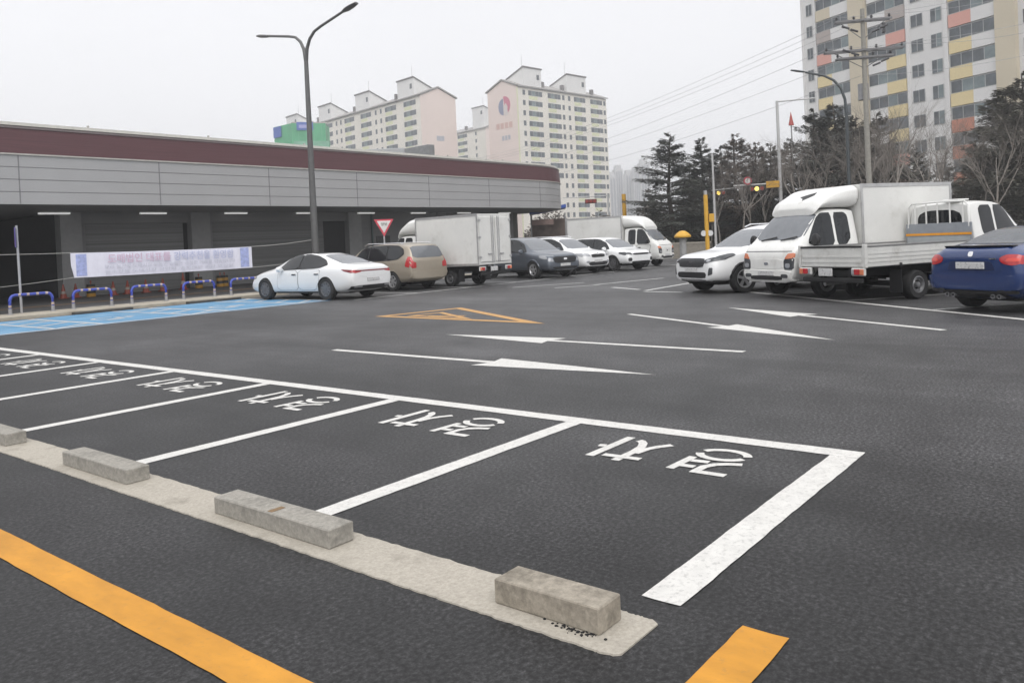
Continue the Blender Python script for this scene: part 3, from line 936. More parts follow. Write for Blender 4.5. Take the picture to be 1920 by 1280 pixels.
# ---------------------------------------------------------------- ground and paint
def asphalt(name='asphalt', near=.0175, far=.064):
    m = bpy.data.materials.new(name)
    m.use_nodes = True
    t = m.node_tree
    L = t.links.new
    b = t.nodes["Principled BSDF"]
    c = t.nodes.new("ShaderNodeTexCoord")

    def noise(sc, det, rough=.6, st=None):
        n = t.nodes.new("ShaderNodeTexNoise")
        n.inputs['Scale'].default_value = sc
        n.inputs['Detail'].default_value = det
        n.inputs['Roughness'].default_value = rough
        if st:
            mp = t.nodes.new("ShaderNodeMapping")
            mp.inputs['Scale'].default_value = st
            L(c.outputs['Object'], mp.inputs[0])
            L(mp.outputs[0], n.inputs['Vector'])
        else:
            L(c.outputs['Object'], n.inputs['Vector'])
        return n.outputs[0]

    def ramp(src, pts):
        r = t.nodes.new("ShaderNodeValToRGB")
        r.color_ramp.elements[0].position = pts[0][0]
        r.color_ramp.elements[0].color = (pts[0][1],) * 3 + (1,)
        r.color_ramp.elements[1].position = pts[-1][0]
        r.color_ramp.elements[1].color = (pts[-1][1],) * 3 + (1,)
        for p, v in pts[1:-1]:
            e = r.color_ramp.elements.new(p)
            e.color = (v,) * 3 + (1,)
        L(src, r.inputs[0])
        return r.outputs[0]

    def mul(a, b_):
        x = t.nodes.new("ShaderNodeMix")
        x.data_type = 'RGBA'
        x.blend_type = 'MULTIPLY'
        x.inputs[0].default_value = 1
        L(a, x.inputs[6])
        L(b_, x.inputs[7])
        return x.outputs[2]
    fine = noise(44, 3, .66)
    micro = noise(120, 3, .7)
    mid = noise(34, 4, .7)
    big = noise(.22, 6, .6)
    str_ = noise(.9, 5, .6, (1.6, .12, 1))
    spots = noise(9, 6, .8)
    col = ramp(fine, [(.28, .12), (.42, .5), (.52, 1.08), (.64, 1.9), (.78, 3.4)])
    col = mul(col, ramp(micro, [(.32, .6), (.5, .95), (.68, 1.55)]))
    col = mul(col, ramp(mid, [(.3, .6), (.5, .95), (.7, 1.4)]))
    col = mul(col, ramp(big, [(.3, .60), (.5, 1.0), (.72, 1.40)]))
    col = mul(col, ramp(str_, [(.3, .74), (.7, 1.30)]))
    patchy = noise(1.7, 7, .68)
    col = mul(col, ramp(patchy, [(.28, .72), (.5, 1.0), (.7, 1.3)]))
    col = mul(col, ramp(spots, [(.2, .85), (.70, 1.0), (.80, 1.5)]))
    # base tone darker by the kerb, blending to paler out in the driving lane
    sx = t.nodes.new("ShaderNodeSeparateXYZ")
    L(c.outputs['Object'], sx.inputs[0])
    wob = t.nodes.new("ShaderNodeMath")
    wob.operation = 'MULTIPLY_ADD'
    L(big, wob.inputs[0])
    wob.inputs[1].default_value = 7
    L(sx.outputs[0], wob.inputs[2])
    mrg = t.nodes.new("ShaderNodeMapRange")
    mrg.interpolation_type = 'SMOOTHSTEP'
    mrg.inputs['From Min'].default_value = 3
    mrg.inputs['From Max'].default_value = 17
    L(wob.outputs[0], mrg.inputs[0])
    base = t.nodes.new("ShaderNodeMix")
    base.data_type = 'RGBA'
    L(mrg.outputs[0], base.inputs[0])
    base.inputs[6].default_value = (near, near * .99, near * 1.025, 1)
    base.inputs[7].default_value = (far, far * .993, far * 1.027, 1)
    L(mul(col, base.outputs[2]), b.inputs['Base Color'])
    b.inputs['Roughness'].default_value = .55
    b.inputs['Specular IOR Level'].default_value = .3
    bp = t.nodes.new("ShaderNodeBump")
    bp.inputs['Strength'].default_value = .09
    bp.inputs['Distance'].default_value = .004
    L(micro, bp.inputs['Height'])
    L(bp.outputs[0], b.inputs['Normal'])
    return m


def paint(name, col, wear, rough=.6):
    """road paint worn down to the asphalt in places"""
    m = mat(name, col, rough, var=.09, scale=9, dirt=((.1, .1, .1), .62 - wear * .3, .93, 34), bump=.15)
    return m


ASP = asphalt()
PW = paint('road_paint_white', (.60, .59, .565), .33)
PW2 = paint('road_paint_white_worn', (.50, .50, .49), .4)
PY = mat('road_paint_yellow', (.52, .235, .02), .65, var=.16, scale=7, dirt=((.26, .15, .05), .56, .92, 30), bump=.15, stretch=(1, .35, 1))
PY2 = paint('road_paint_yellow_worn', (.50, .27, .08), .4)
PB = mat('road_paint_blue', (.10, .26, .43), .6, var=.2, scale=1.3, dirt=((.24, .36, .46), .5, .75, .9))
KRB = mat('kerb_concrete', (.375, .345, .295), .85, var=.17, scale=60, dirt=((.22, .20, .165), .52, .80, 4))
BLKB = mat('block_concrete_brown', (.30, .268, .22), .9, var=.22, scale=42, bump=.2, dirt=((.13, .115, .09), .46, .72, 6.5))
BLKC = mat('block_concrete', (.285, .27, .24), .9, var=.22, scale=42, bump=.2, dirt=((.14, .135, .12), .50, .78, 6))
SOIL = mat('verge_soil', (.12, .105, .085), .95, var=.4, scale=2)


def sheet(name, poly, z, m, parent=None, thick=0, jag=0, seed=1):
    """flat marking; jag adds a slightly ragged outline"""
    if jag:
        rnd = random.Random(seed)
        q = []
        n = len(poly)
        for i in range(n):
            a, b = Vector(poly[i]), Vector(poly[(i + 1) % n])
            ln = (b - a).length
            k = max(1, min(300, int(ln / .05)))
            nn = Vector((-(b - a).y, (b - a).x)) / max(ln, 1e-6)
            ph = [rnd.uniform(0, 6.3) for _ in range(4)]
            for j in range(k):
                s = ln * j / k
                w = (.5 * math.sin(s * 3.1 + ph[0]) + .35 * math.sin(s * 9.7 + ph[1]) + .25 * math.sin(s * 23 + ph[2]) + rnd.uniform(-.3, .3)) * jag
                p = a.lerp(b, j / k) + nn * (w if 0 < j else 0)
                q.append((p.x, p.y))
        poly = q
    b = MB()
    if thick:
        b.prism(poly, z - thick, z)
    else:
        b.add([(x, y, z) for x, y in poly], [tuple(range(len(poly)))])
    me = b.mesh(name, m)
    if not thick and me.polygons[0].normal.z < 0:
        me.flip_normals()
    return link(name, me, parent)


def stroke_poly(pts, w):
    """outline polygon of a polyline"""
    P = [Vector(p) for p in pts]
    L_, R_ = [], []
    for i, p in enumerate(P):
        d = (P[min(i + 1, len(P) - 1)] - P[max(i - 1, 0)]).normalized()
        n = Vector((-d.y, d.x)) * w / 2
        L_.append(tuple(p + n))
        R_.append(tuple(p - n))
    return L_ + R_[::-1]


def struct(o, kind='structure'):
    o['kind'] = kind
    return o


g = MB()
N = 40
for i in range(N + 1):
    for j in range(N + 1):
        g.v.append((-1600 + 3200 * i / N, -1600 + 3200 * j / N, 0))
for i in range(N):
    for j in range(N):
        a = i * (N + 1) + j
        g.f.append((a, a + N + 1, a + N + 2, a + 1)); g.m.append(0)
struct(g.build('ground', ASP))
Z1 = .004
LW = .15


def line(x0, x1, y0, y1, m=PW, z=Z1, name='bay_line', jag=.004, seed=1):
    return struct(sheet(name, [(x0, y0), (x1, y0), (x1, y1), (x0, y1)], z, m, jag=jag, seed=seed))


line(5.475, 5.64, 1.60, 30, seed=3)
for k in range(11):
    y = 1.69 + 2.16 * k
    line(2.95 if k == 0 else 2.80, 5.47, y - (.09 if k == 0 else .072), y + (.09 if k == 0 else .072), seed=10 + k)
# yellow L
line(1.55, 1.725, 1.33, 30, PY, name='yellow_line', seed=31)
line(1.55, 2.93, 1.145, 1.325, PY, name='yellow_line', seed=32)
# old faint white scratch to the right
SY = mat('asphalt_chalk', (.22, .22, .245), .8, var=.4, scale=40)
line(6.77, 6.825, -2.6, .45, SY, .0035, 'chalk_line', .008, 78)


# lettering of the small-car bays, two syllables, the same in every bay
def lettering(dy, i):
    gl = [([(4.655, 3.174), (5.24, 3.172)], .07), ([(4.925, 3.265), (4.94, 3.21)], .06),
          ([(4.727, 3.10), (4.740, 2.814)], .064), ([(4.638, 2.955), (4.70, 2.955)], .064),
          ([(4.765, 2.952), (4.895, 2.952), (5.03, 2.968), (5.12, 3.005), (5.165, 3.045), (5.175, 3.075)], .064), ([(4.86, 2.925), (5.0, 2.905), (5.09, 2.862), (5.175, 2.80)], .06)]
    gl2 = [([(4.65, 2.548), (4.975, 2.535)], .06), ([(4.885, 2.505), (4.897, 2.385)], .06), ([(4.752, 2.515), (4.755, 2.42)], .06),
           ([(4.668, 2.405), (4.672, 2.172)], .064), ([(4.70, 2.375), (4.79, 2.37), (4.865, 2.33), (4.915, 2.26), (4.945, 2.175)], .06)]
    cx, cy, rx, ry = 5.105, 2.375, .125, .165
    for a0, a1 in ((100, 250), (280, 430)):
        gl2.append(([(cx + rx * math.cos(R(a)), cy + ry * math.sin(R(a))) for a in range(a0, a1 + 1, 15)], .058))
    names = ['leftmost of the painted bay words', 'second', 'third']
    for gi, (G_, ws) in enumerate(((gl, 'cha'), (gl2, 'gyeong'))):
        b = MB()
        for pts, w in G_:
            poly = stroke_poly([(x + .03, y + dy + .006) for x, y in pts], w)
            n = len(pts)
            o = len(b.v)
            for x, y in poly:
                b.v.append((x, y, Z1 + .001 * (len(b.f) % 3) * .6))
            for k in range(n - 1):
                b.f.append((o + k, o + k + 1, o + 2 * n - 2 - k, o + 2 * n - 1 - k)); b.m.append(0)
        me = b.mesh('bay_lettering', PW)
        for p in me.polygons:
            if p.normal.z < 0: p.flip()
        o = link('bay_lettering', me)
        struct(o)


for k in range(9):
    lettering(2.16 * k, k)


def arrow(tail, tip, hl, label, hw=.30, tw=.062, m=PW):
    a, b = Vector(tail), Vector(tip)
    d = (b - a).normalized()
    n = Vector((-d.y, d.x))
    h = b - d * hl
    poly = [a + n * tw, h + n * tw - d * .02, h + n * hw - d * .10, b, h - n * hw - d * .10, h - n * tw - d * .02, a - n * tw]
    return struct(sheet('lane_arrow', [tuple(p) for p in poly], Z1, m, jag=.004, seed=int(tail[0] * 10)))


arrow((7.82, 9.86), (7.77, 4.33), 2.35, '')
arrow((9.70, 4.13), (9.91, 9.51), 2.25, '')
arrow((13.68, 8.13), (11.10, 3.43), 2.35, '')
arrow((12.58, 2.40), (15.26, 6.78), 2.15, '')


def loop_stroke(name, pts, w, m, z=Z1):
    n = len(pts)
    P = [Vector(p) for p in pts]
    outer, inner = [], []
    for i in range(n):
        a, b, c = P[i - 1], P[i], P[(i + 1) % n]
        d1, d2 = (b - a).normalized(), (c - b).normalized()
        n1, n2 = Vector((-d1.y, d1.x)), Vector((-d2.y, d2.x))
        mdir = (n1 + n2).normalized()
        k = w / max(.25, mdir.dot(n1))
        inner.append(tuple(b + mdir * k))
        outer.append(tuple(b))
    b = MB()
    b.v = [(x, y, z) for x, y in outer + inner]
    for i in range(n):
        j = (i + 1) % n
        b.f.append((i, j, n + j, n + i)); b.m.append(0)
    me = b.mesh(name, m)
    for p in me.polygons:
        if p.normal.z < 0: p.flip()
    return struct(link(name, me))


loop_stroke('yellow_hatching', [(11.78, 8.78), (14.25, 13.1), (12.0, 13.65)], .20, PY2)
loop_stroke('yellow_hatching', [(12.12, 10.85), (13.2, 12.7), (12.3, 12.95)], .14, PY2)
struct(sheet('yellow_hatching', stroke_poly([(12.62, 11.5), (12.4, 12.4)], .14), .0045, PY2))

# blue bays along the far kerb
struct(sheet('blue_bay', [(-16, 20.0), (15.6, 19.6), (15.75, 24.3), (-16, 24.3)], .003, PB, jag=.02, seed=5))
line(-16, 15.7, 19.75, 19.9, PW2, .0065, jag=.015, seed=41)
for k in range(8):
    x = 15.6 - 3.35 * k
    line(x - .07, x + .07, 19.9, 24.25, PW2, .0065, jag=.012, seed=42 + k)
    line(x - 1.15, x - 1.03, 19.9, 24.25, PW2, .0065, jag=.012, seed=62 + k)
    for j in range(4):
        struct(sheet('bay_hatching', stroke_poly([(x - 1.03, 19.9 + j * 1.1), (x - .07, 20.6 + j * 1.1)], .12), .0062, PW2))
    cx, cy = x - 2.2, 21.6
    sy = MB()
    for pts, w in (([(cx + .62, cy), (cx + .62, cy + .02)], .26), ([(cx + .45, cy), (cx - .05, cy + .02), (cx - .08, cy - .5), (cx - .55, cy - .62)], .13), ([(cx + .2, cy), (cx + .2, cy - .4)], .11),
                   ([(cx - .2 + .42 * math.cos(R(a)), cy - .02 + .42 * math.sin(R(a))) for a in range(60, 300, 20)], .11)):
        poly = stroke_poly(pts, w)
        n = len(pts)
        o = len(sy.v)
        sy.v += [(px, py, .0055 + .0003 * len(sy.f) % .0006) for px, py in poly]
        for q in range(n - 1):
            sy.f.append((o + q, o + q + 1, o + 2 * n - 2 - q, o + 2 * n - 1 - q)); sy.m.append(0)
    struct(sy.build('wheelchair_symbol', PW2))
for k in range(9):   # plain bays to the right of the blue ones
    x = 18.5 + 2.6 * k
    line(x - .06, x + .06, 18.9, 24.2, PW2, jag=.012, seed=90 + k)
line(15.8, 43, 18.75, 18.88, PW2, jag=.012, seed=99)
# faded cross markings in the middle distance
for i, (a, b_) in enumerate((((20.87, 16.79), (23.2, 15.5)), ((20.63, 14.91), (22.0, 14.1)), ((22.05, 14.37), (25.4, 13.6)), ((20.9, 12.95), (20.0, 11.5)), ((19.3, 10.95), (19.1, 9.7)), ((19.6, 11.1), (23.0, 11.3)))):
    struct(sheet('bay_line', stroke_poly([a, b_], .15), Z1 + .0008 * (i % 2), PW2, jag=.01, seed=120 + i))
# right-hand row: bay entrance line and dividers
a, b_ = Vector((19.5, 8.26)), Vector((11.3, -2.03))
struct(sheet('bay_line', stroke_poly([tuple(a), tuple(b_)], .13), Z1, PW, jag=.008, seed=130))
d = (b_ - a).normalized()
nrm = Vector((-d.y, d.x))
for k in range(5):
    p = a + d * (1.55 + 2.5 * k) + nrm * .08
    q = p + nrm * 5
    struct(sheet('bay_line', stroke_poly([tuple(p), tuple(q)], .12), Z1 + .0007, PW2, jag=.01, seed=140 + k))

# ---------------------------------------------------------------- near kerb strip and wheel stops
rnd = random.Random(4)
kb = MB()
n = 420
for i in range(n + 1):
    y = 1.60 + .012 * i if i < 8 else 1.684 + 30 * ((i - 8) / (n - 8)) ** 1.6 + .002 * (i - 8)
    j0 = .002 * math.sin(y * 2.1) + .0012 * math.sin(y * 43) + rnd.uniform(-.0035, .0035)
    j1 = .003 * math.sin(y * 1.9 + 2) + .0015 * math.sin(y * 39 + 1) + rnd.uniform(-.005, .005)
    ty = (.032, .018, .010, .005, .002)[i] if i < 5 else 0
    kb.v += [(2.452 + j0 + ty, y, -.02), (2.458 + j0 + ty, y, .007), (2.784 + j1 - ty * .6, y, .006), (2.79 + j1 - ty * .6, y, -.02)]
for i in range(n):
    for k in range(3):
        q = i * 4 + k
        kb.f.append((q, q + 4, q + 5, q + 1)); kb.m.append(0)
kb.f.append((0, 1, 2, 3)); kb.m.append(0)
struct(kb.build('kerb', KRB))


def wheel_stop(y0, y1, label, x0=2.55, x1=2.715, h=.10, seed=0, m=BLKC, grp='concrete wheel stops along the near kerb'):
    bm = bmesh.new()
    bmesh.ops.create_cube(bm, size=1)
    for v in bm.verts:
        v.co = Vector((v.co.x * (x1 - x0), v.co.y * (y1 - y0), (v.co.z + .5) * h))
    bmesh.ops.bevel(bm, geom=bm.edges[:], offset=.006, segments=1, affect='EDGES')
    rr = random.Random(seed)
    for v in bm.verts:
        v.co += Vector((rr.uniform(-1, 1), rr.uniform(-1, 1), 0)) * .0015
    me = bpy.data.meshes.new('wheel_stop')
    bm.to_mesh(me)
    bm.free()
    me.materials.append(m)
    o = link('wheel_stop', me)
    o.location = ((x0 + x1) / 2, (y0 + y1) / 2, .006 if grp else .001)
    return tag(o, label, 'wheel stop', grp)


wheel_stop(1.735, 2.255, 'shortest and nearest concrete wheel stop, at the ragged end of the kerb strip', seed=1, h=.105, m=BLKB)
ws = wheel_stop(3.35, 4.41, 'long concrete wheel stop with a brown chip stain across its top', seed=2)
box('chip_stain', -.07, .02, -.03, .01, .1005, .102, mat('rust_stain', (.2, .13, .07), .9), ws)
wheel_stop(5.49, 6.49, 'clean grey concrete wheel stop, third nearest along the kerb strip', seed=3)
wheel_stop(7.60, 8.6, 'concrete wheel stop cut off by the left edge, farthest along the near kerb', seed=4)
# crumbs of tar beside the nearest stop
tb = MB()
for i in range(60):
    x, y = 2.535 + rnd.gauss(0, .012), 1.84 + rnd.gauss(0, .06)
    s = rnd.uniform(.0015, .005)
    tb.box(x - s, x + s, y - s, y + s, .006, .008 + s * .6)
tag(tb.build('tar_crumbs', CHS), kind='stuff')

# ---------------------------------------------------------------- far kerb, hoops, posts
struct(box('far_kerb', -20, 17.6, 24.55, 26.1, -.02, .10, mat('far_kerb_concrete', (.36, .325, .265), .85, var=.25, scale=2), None, .01))
struct(box('far_kerb', 17.605, 47, 25.2, 25.7, -.02, .10, KRB, None, .01))
for x0, x1, lb in ((10.1, 11.8, 'dark rubber wheel stop against the far kerb below the second blue hoop'), (13.6, 15.5, 'dark rubber wheel stop against the far kerb near the white saloon')):
    wheel_stop(24.3, 24.5, lb, x0, x1, .07, 7, mat('rubber_grey', (.055, .05, .045), .8, var=.3), None)
HB = mat('hoop_blue', (.035, .06, .36), .4, coat=.2, var=.15)
HW = mat('hoop_band_cream', (.44, .35, .29), .45, var=.2)
HS = mat('hoop_steel', (.34, .34, .35), .5, .4)


def hoop(x, label):
    w, h = 1.14, .55
    r = empty('barrier_hoop', (x, 25.6, .10), 0, label, 'barrier', 'blue barrier hoops on the far kerb')
    pts = [(0, 0, 0), (0, 0, h - .16), (.02, 0, h - .08), (.07, 0, h - .02), (.15, 0, h), (w - .15, 0, h), (w - .07, 0, h - .02), (w - .02, 0, h - .08), (w, 0, h - .16), (w, 0, 0)]
    pp = [(0, 0, .17)] + pts[1:-1] + [(w, 0, .17)]
    tube('rail', pp, .042, HB, r)
    for t in (.22, .42, .64, .86):
        tube('reflective_band', [(w * t - .035, 0, h), (w * t + .035, 0, h)], .0435, HW, r)
    for sx in (0, w):
        tube('reflective_band', [(sx, 0, .20), (sx, 0, .27)], .0435, HW, r)
    for sx in (0, w):
        b = MB()
        b.tube([(sx, 0, 0), (sx, 0, .17)], .05, 10)
        b.lathe([(.09, 0), (.09, .015), (.05, .02)], 14, 'z', (sx, 0, 0))
        b.build('foot', HS, r, smooth=True)


for i, (x, lb) in enumerate(((8.9, 'blue hoop barrier crossed by the thin sign post at the left'), (10.62, 'blue hoop barrier under the left end of the banner'), (12.4, 'blue hoop barrier under the middle of the banner'), (14.15, 'blue hoop barrier under the right half of the banner'), (15.93, 'blue hoop barrier half hidden by the front of the white saloon'))):
    hoop(x, lb)

r = empty('sign_post', (9.32, 25.95, .10), 0, 'thin grey post with a blue and red sign seen edge-on, left of the banner', 'sign post')
tube('post', [(0, 0, 0), (-.02, 0, 2.56)], .035, mat('galvanised', (.42, .42, .43), .5, .5), r)
b = MB()
b.box(-.02, -.005, -.30, .30, 1.92, 2.50)
sg = b.build('sign_panel', mat('sign_purple', (.12, .09, .3), .5), r, bevel=.004)
sg.location = (-.04, 0, 0)
sg.rotation_euler = (0, 0, R(-24))
box('sign_band', -.023, -.0205, -.27, .27, 1.97, 2.10, mat('sign_red', (.5, .04, .06), .5), sg)
GALV = MATS['galvanised']

# ---------------------------------------------------------------- twin-arm street lamp
LPM = mat('lamp_pole_grey', (.115, .115, .115), .5, .3, var=.1)
r = empty('street_lamp', (20.66, 26.89, 0), 0, 'tall grey lamp post with two curved arms rising behind the white saloon', 'street lamp')
tube('pole', [(0, 0, .1), (0, 0, 3), (0, 0, 9.4)], [.15, .135, .085], LPM, r, 14)
box('base_box', -.22, .22, -.22, .22, 0, .12, LPM, r, .02)
for sg in (1, -1):
    pts = [(0, 0, 9.25), (0, sg * .10, 9.75), (0, sg * .30, 10.1), (0, sg * .62, 10.35), (0, sg * 1.05, 10.47), (0, sg * 2.55, 10.78)]
    a_ = tube('arm', pts, [.085, .07, .062, .058, .055, .05], LPM, r, 10)
    b = MB()
    b.lathe([(.001, -.42), (.10, -.40), (.15, -.1), (.15, .2), (.08, .42), (.001, .44)], 14, 'y')
    b.v = [(x, y, z * .45) for x, y, z in b.v]
    hd = b.build('lamp_head', LPM, a_, smooth=True)
    hd.location = (0, sg * 2.85, 10.83)
    hd.rotation_euler = (R(11) * sg, 0, 0 if sg > 0 else math.pi)
    hd.rotation_euler = (R(11 if sg > 0 else -11), 0, 0)

# ---------------------------------------------------------------- banner on ropes
ROPE = mat('rope', (.38, .38, .36), .8)
bl, br_ = Vector((12.68, 30.6, 0)), Vector((19.32, 29.36, 0))
bd = (br_ - bl)
BLEN = bd.length
r = empty('banner', (bl.x, bl.y, 0), math.atan2(bd.y, bd.x), 'white cloth banner with pink and blue lettering strung low between posts', 'banner')
b = MB()
n = 60
for i in range(n + 1):
    x = BLEN * i / n
    sag = -.03 * math.sin(math.pi * i / n)
    y = .012 * math.sin(i * .55) + .006 * math.sin(i * 1.7)
    zt = 1.85 - .03 * i / n + sag
    zb = .95 + sag * .6
    b.v += [(x + (0 if i else 0), y, zt), (x, y * 1.1, (zt + zb) / 2), (x + (.09 if i == 0 else 0), y * .8, zb)]
for i in range(n):
    for k in range(2):
        b.f.append((i * 3 + k, i * 3 + 3 + k, i * 3 + 4 + k, i * 3 + 1 + k)); b.m.append(0)
cl = b.build('cloth', mat('banner_cloth', (.73, .73, .83), .8, var=.03), r)
so = cl.modifiers.new('s', 'SOLIDIFY')
so.thickness = .004
so.offset = 1


def text_mesh(name, body, size, m, parent, loc, width=None, rot=(R(90), 0, 0), ext=.002, bold=0):
    cu = bpy.data.curves.new('text', 'FONT')
    cu.body = body
    cu.size = size
    cu.extrude = ext
    cu.offset = bold
    o = bpy.data.objects.new('text', cu)
    COL.objects.link(o)
    bpy.context.view_layer.update()
    dg = bpy.context.evaluated_depsgraph_get()
    me = bpy.data.meshes.new_from_object(o.evaluated_get(dg), depsgraph=dg)
    bpy.data.objects.remove(o)
    xs = [v.co.x for v in me.vertices]
    if xs and width:
        k = width / max(.01, max(xs) - min(xs))
        for v in me.vertices: v.co.x = (v.co.x - min(xs)) * k
    me.materials.clear()
    me.materials.append(m)
    t = link(name, me, parent)
    t.location = loc
    t.rotation_euler = rot
    return t


BPK = mat('banner_pink', (.62, .47, .59), .8)
BBL = mat('banner_blue', (.50, .53, .70), .8)
BGY = mat('banner_grey', (.54, .55, .63), .8)
BTR = mat('banner_trim', (.36, .41, .68), .8, var=.25, scale=8)
text_mesh('lettering', '도매법인 대표를', .36, BPK, cl, (1.22, -.075, 1.45), 2.25, bold=.004)
text_mesh('lettering', '강력추천을 환영함', .36, BBL, cl, (3.60, -.075, 1.44), 2.35, bold=.003)
text_mesh('small_lettering', '우리 농산물 도매시장 유통인 일동은 공정한 거래를 약속합니다', .16, BGY, cl, (1.1, -.075, 1.23), 4.9)
text_mesh('small_lettering', '농수산물 도매시장 상인회  중도매인 조합 연합회', .12, BGY, cl, (1.1, -.075, 1.06), 4.8)
for x0, x1 in ((.17, .52), (BLEN - .50, BLEN - .14)):
    b = MB()
    k = 7
    for i in range(k + 1):
        x = lerp(x0, x1, i / k)
        fi = x / BLEN * n
        y = .012 * math.sin(fi * .55) + .006 * math.sin(fi * 1.7)
        b.v += [(x, y - .012, 1.79), (x, y * 1.1 - .012, 1.40), (x, y * .8 - .012, 1.0)]
    for i in range(k):
        for q in range(2):
            b.f.append((i * 3 + q, i * 3 + 3 + q, i * 3 + 4 + q, i * 3 + 1 + q)); b.m.append(0)
    b.build('trim_panel', BTR, cl)


def rope_pts(a, b, sag, k=14):
    a, b = Vector(a), Vector(b)
    return [tuple(a.lerp(b, i / k) + Vector((0, 0, -sag * 4 * (i / k) * (1 - i / k)))) for i in range(k + 1)]


tube('rope', rope_pts((BLEN, 0, 1.82), (BLEN + 2.0, -1.75, 2.0), .04), .012, ROPE, r, 5)
tube('rope', rope_pts((BLEN, 0, .96), (BLEN + 2.0, -1.75, 1.2), .04), .010, ROPE, r, 5)
tube('rope', rope_pts((0, 0, 1.85), (-7, 0, 2.1), .05), .012, ROPE, r, 5)
tube('rope', rope_pts((.09, 0, .96), (-7, 0, .65), .10), .010, ROPE, r, 5)
o = tube('banner_post', [(0, 0, 0), (0, 0, 3)], .05, GALV)
o.location = (bl.x - bd.normalized().x * 7.05, bl.y - bd.normalized().y * 7.05, 0)
tag(o, 'plain steel post holding the far left end of the banner ropes', 'post')

# ---------------------------------------------------------------- yield sign
p = at(722, 34)
r = empty('yield_sign', (p.x, p.y, 0), math.atan2(-p.x, p.y) + R(12), 'red and white inverted triangle sign on a grey post behind the beige estate', 'road sign')
tube('post', [(0, 0, 0), (0, 0, 2.6)], .035, GALV, r)
tri = [(-.42, 2.72), (.42, 2.72), (0, 1.99)]
b = MB(); b.prism(tri, -.06, -.04, 'xz')
sp_ = b.build('sign_plate', mat('sign_red_bright', (.55, .06, .09), .45), r)
b = MB(); b.prism([(-.30, 2.655), (.30, 2.655), (0, 2.14)], -.064, -.0605, 'xz')
b.build('sign_face', mat('sign_white', (.66, .64, .62), .5), sp_)
text_mesh('sign_lettering', '양보', .15, mat('sign_black', (.03, .03, .03), .5), sp_, (-.12, -.068, 2.46), .26)

# ---------------------------------------------------------------- cones and drums by the wall
CON = mat('cone_red', (.30, .055, .03), .5, var=.2)
CWH = mat('cone_band', (.38, .33, .29), .5)
DYL = mat('drum_yellow', (.42, .22, .02), .5)


def cone(x, y, label, h=.75):
    r = empty('traffic_cone', (x, y, 0), 0, label, 'traffic cone', 'traffic cones in front of the shutters')
    r.scale = (.85, .85, 1)
    b = MB()
    b.lathe([(.17, .035), (.13, h * .33)], 14)
    b.lathe([(.098, h * .52), (.055, h * .8), (.03, h), (.001, h)], 14)
    b.box(-.19, .19, -.19, .19, 0, .035)
    b.build('cone', CON, r, smooth=True)
    b = MB()
    b.lathe([(.132, h * .33), (.10, h * .52)], 14)
    b.build('white_band', CWH, r, smooth=True)


def drum(x, y, label):
    r = empty('warning_drum', (x, y, 0), 0, label, 'barrier drum', 'yellow and black drums in front of the shutters')
    r.scale = (.75, .75, .68)
    b = MB(); b.lathe([(.001, 0), (.24, 0), (.24, .22)], 18); b.lathe([(.235, .42), (.23, .62)], 18)
    b.build('body', DYL, r, smooth=True)
    b = MB(); b.lathe([(.24, .22), (.235, .42)], 18); b.lathe([(.23, .62), (.22, .78), (.001, .78)], 18)
    b.build('black_band', BLK, r, smooth=True)
    b = MB(); b.lathe([(.03, .78), (.03, .9), (.06, .92), (.04, 1.0), (.001, 1.02)], 10)
    b.build('lamp', CON, r, smooth=True)


for x, lb in ((14.6, 'dull red cone in shadow left of the banner'), (15.1, 'dull red cone just right of the shaded pier'), (16.45, 'red cone left of the second blue hoop'), (17.08, 'red cone right of the second blue hoop'), (17.9, 'red cone between the second and third blue hoops'), (18.7, 'red cone over the right end of the third blue hoop'), (19.69, 'tall red cone with pale top beside the fourth blue hoop')):
    cone(x, 35.6 if x > 16 else 36.1, lb, .78 if x > 19 else .6)
drum(15.6, 35.8, 'yellow and black drum over the first gap between hoops, near the shaded pier')
drum(20.65, 35.9, 'yellow and black drum in front of the pier right of the tall cone')
drum(21.6, 35.6, 'yellow and black drum with red lamp between fourth and fifth hoops')
drum(21.95, 35.8, 'orange topped drum touching the drum between fourth and fifth hoops')
line(5, 24, 30.9, 31.05, PY2, name='yellow_line', seed=55)

# ---------------------------------------------------------------- market hall
FAS = mat('fascia_panel', (.36, .36, .365), .5, .1, var=.04, scale=.6)
FASD = mat('fascia_joint', (.19, .19, .195), .7)
MAR = mat('maroon_cladding', (.088, .034, .040), .55, var=.18, scale=3, stretch=(.15, .15, 9))
TRM = mat('roof_trim', (.42, .41, .38), .5)
WAL = mat('hall_wall', (.27, .27, .27), .7, var=.08, scale=1.5, stretch=(.3, .3, 4))
PIE = mat('hall_pier', (.36, .36, .36), .7, var=.08)
SHU = mat('shutter_slats', (.22, .22, .22), .5, .2, var=.3, scale=1, stretch=(.02, .02, 24))
SOF = mat('soffit', (.35, .35, .35), .7)
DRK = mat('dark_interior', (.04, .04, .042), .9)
TUBE = mat('tube_light', (.85, .85, .83), .4, emit=.45)
hall = empty('market_hall', (20, 36, 0), 0, 'long low hall with grey fascia, maroon roof band and dark loading bays', 'building')
hall.scale = (1, 1, 1.022)


def hl(o):   # keep world coordinates under the hall's base
    o.location = (o.location.x - 20, o.location.y - 36, o.location.z)
    return o


path = [(-60, 31.5)] + [(x, 31.5) for x in range(-50, 42, 4)] + [(42.6 + 7 * math.sin(R(a)), 38.5 - 7 * math.cos(R(a))) for a in range(0, 91, 5)] + [(49.6, 44), (49.6, 75)]


def offs(d):
    P = [Vector(p) for p in path]
    o = []
    for i, p in enumerate(P):
        t = (P[min(i + 1, len(P) - 1)] - P[max(i - 1, 0)]).normalized()
        o.append(p + Vector((t.y, -t.x)) * d)
    return o


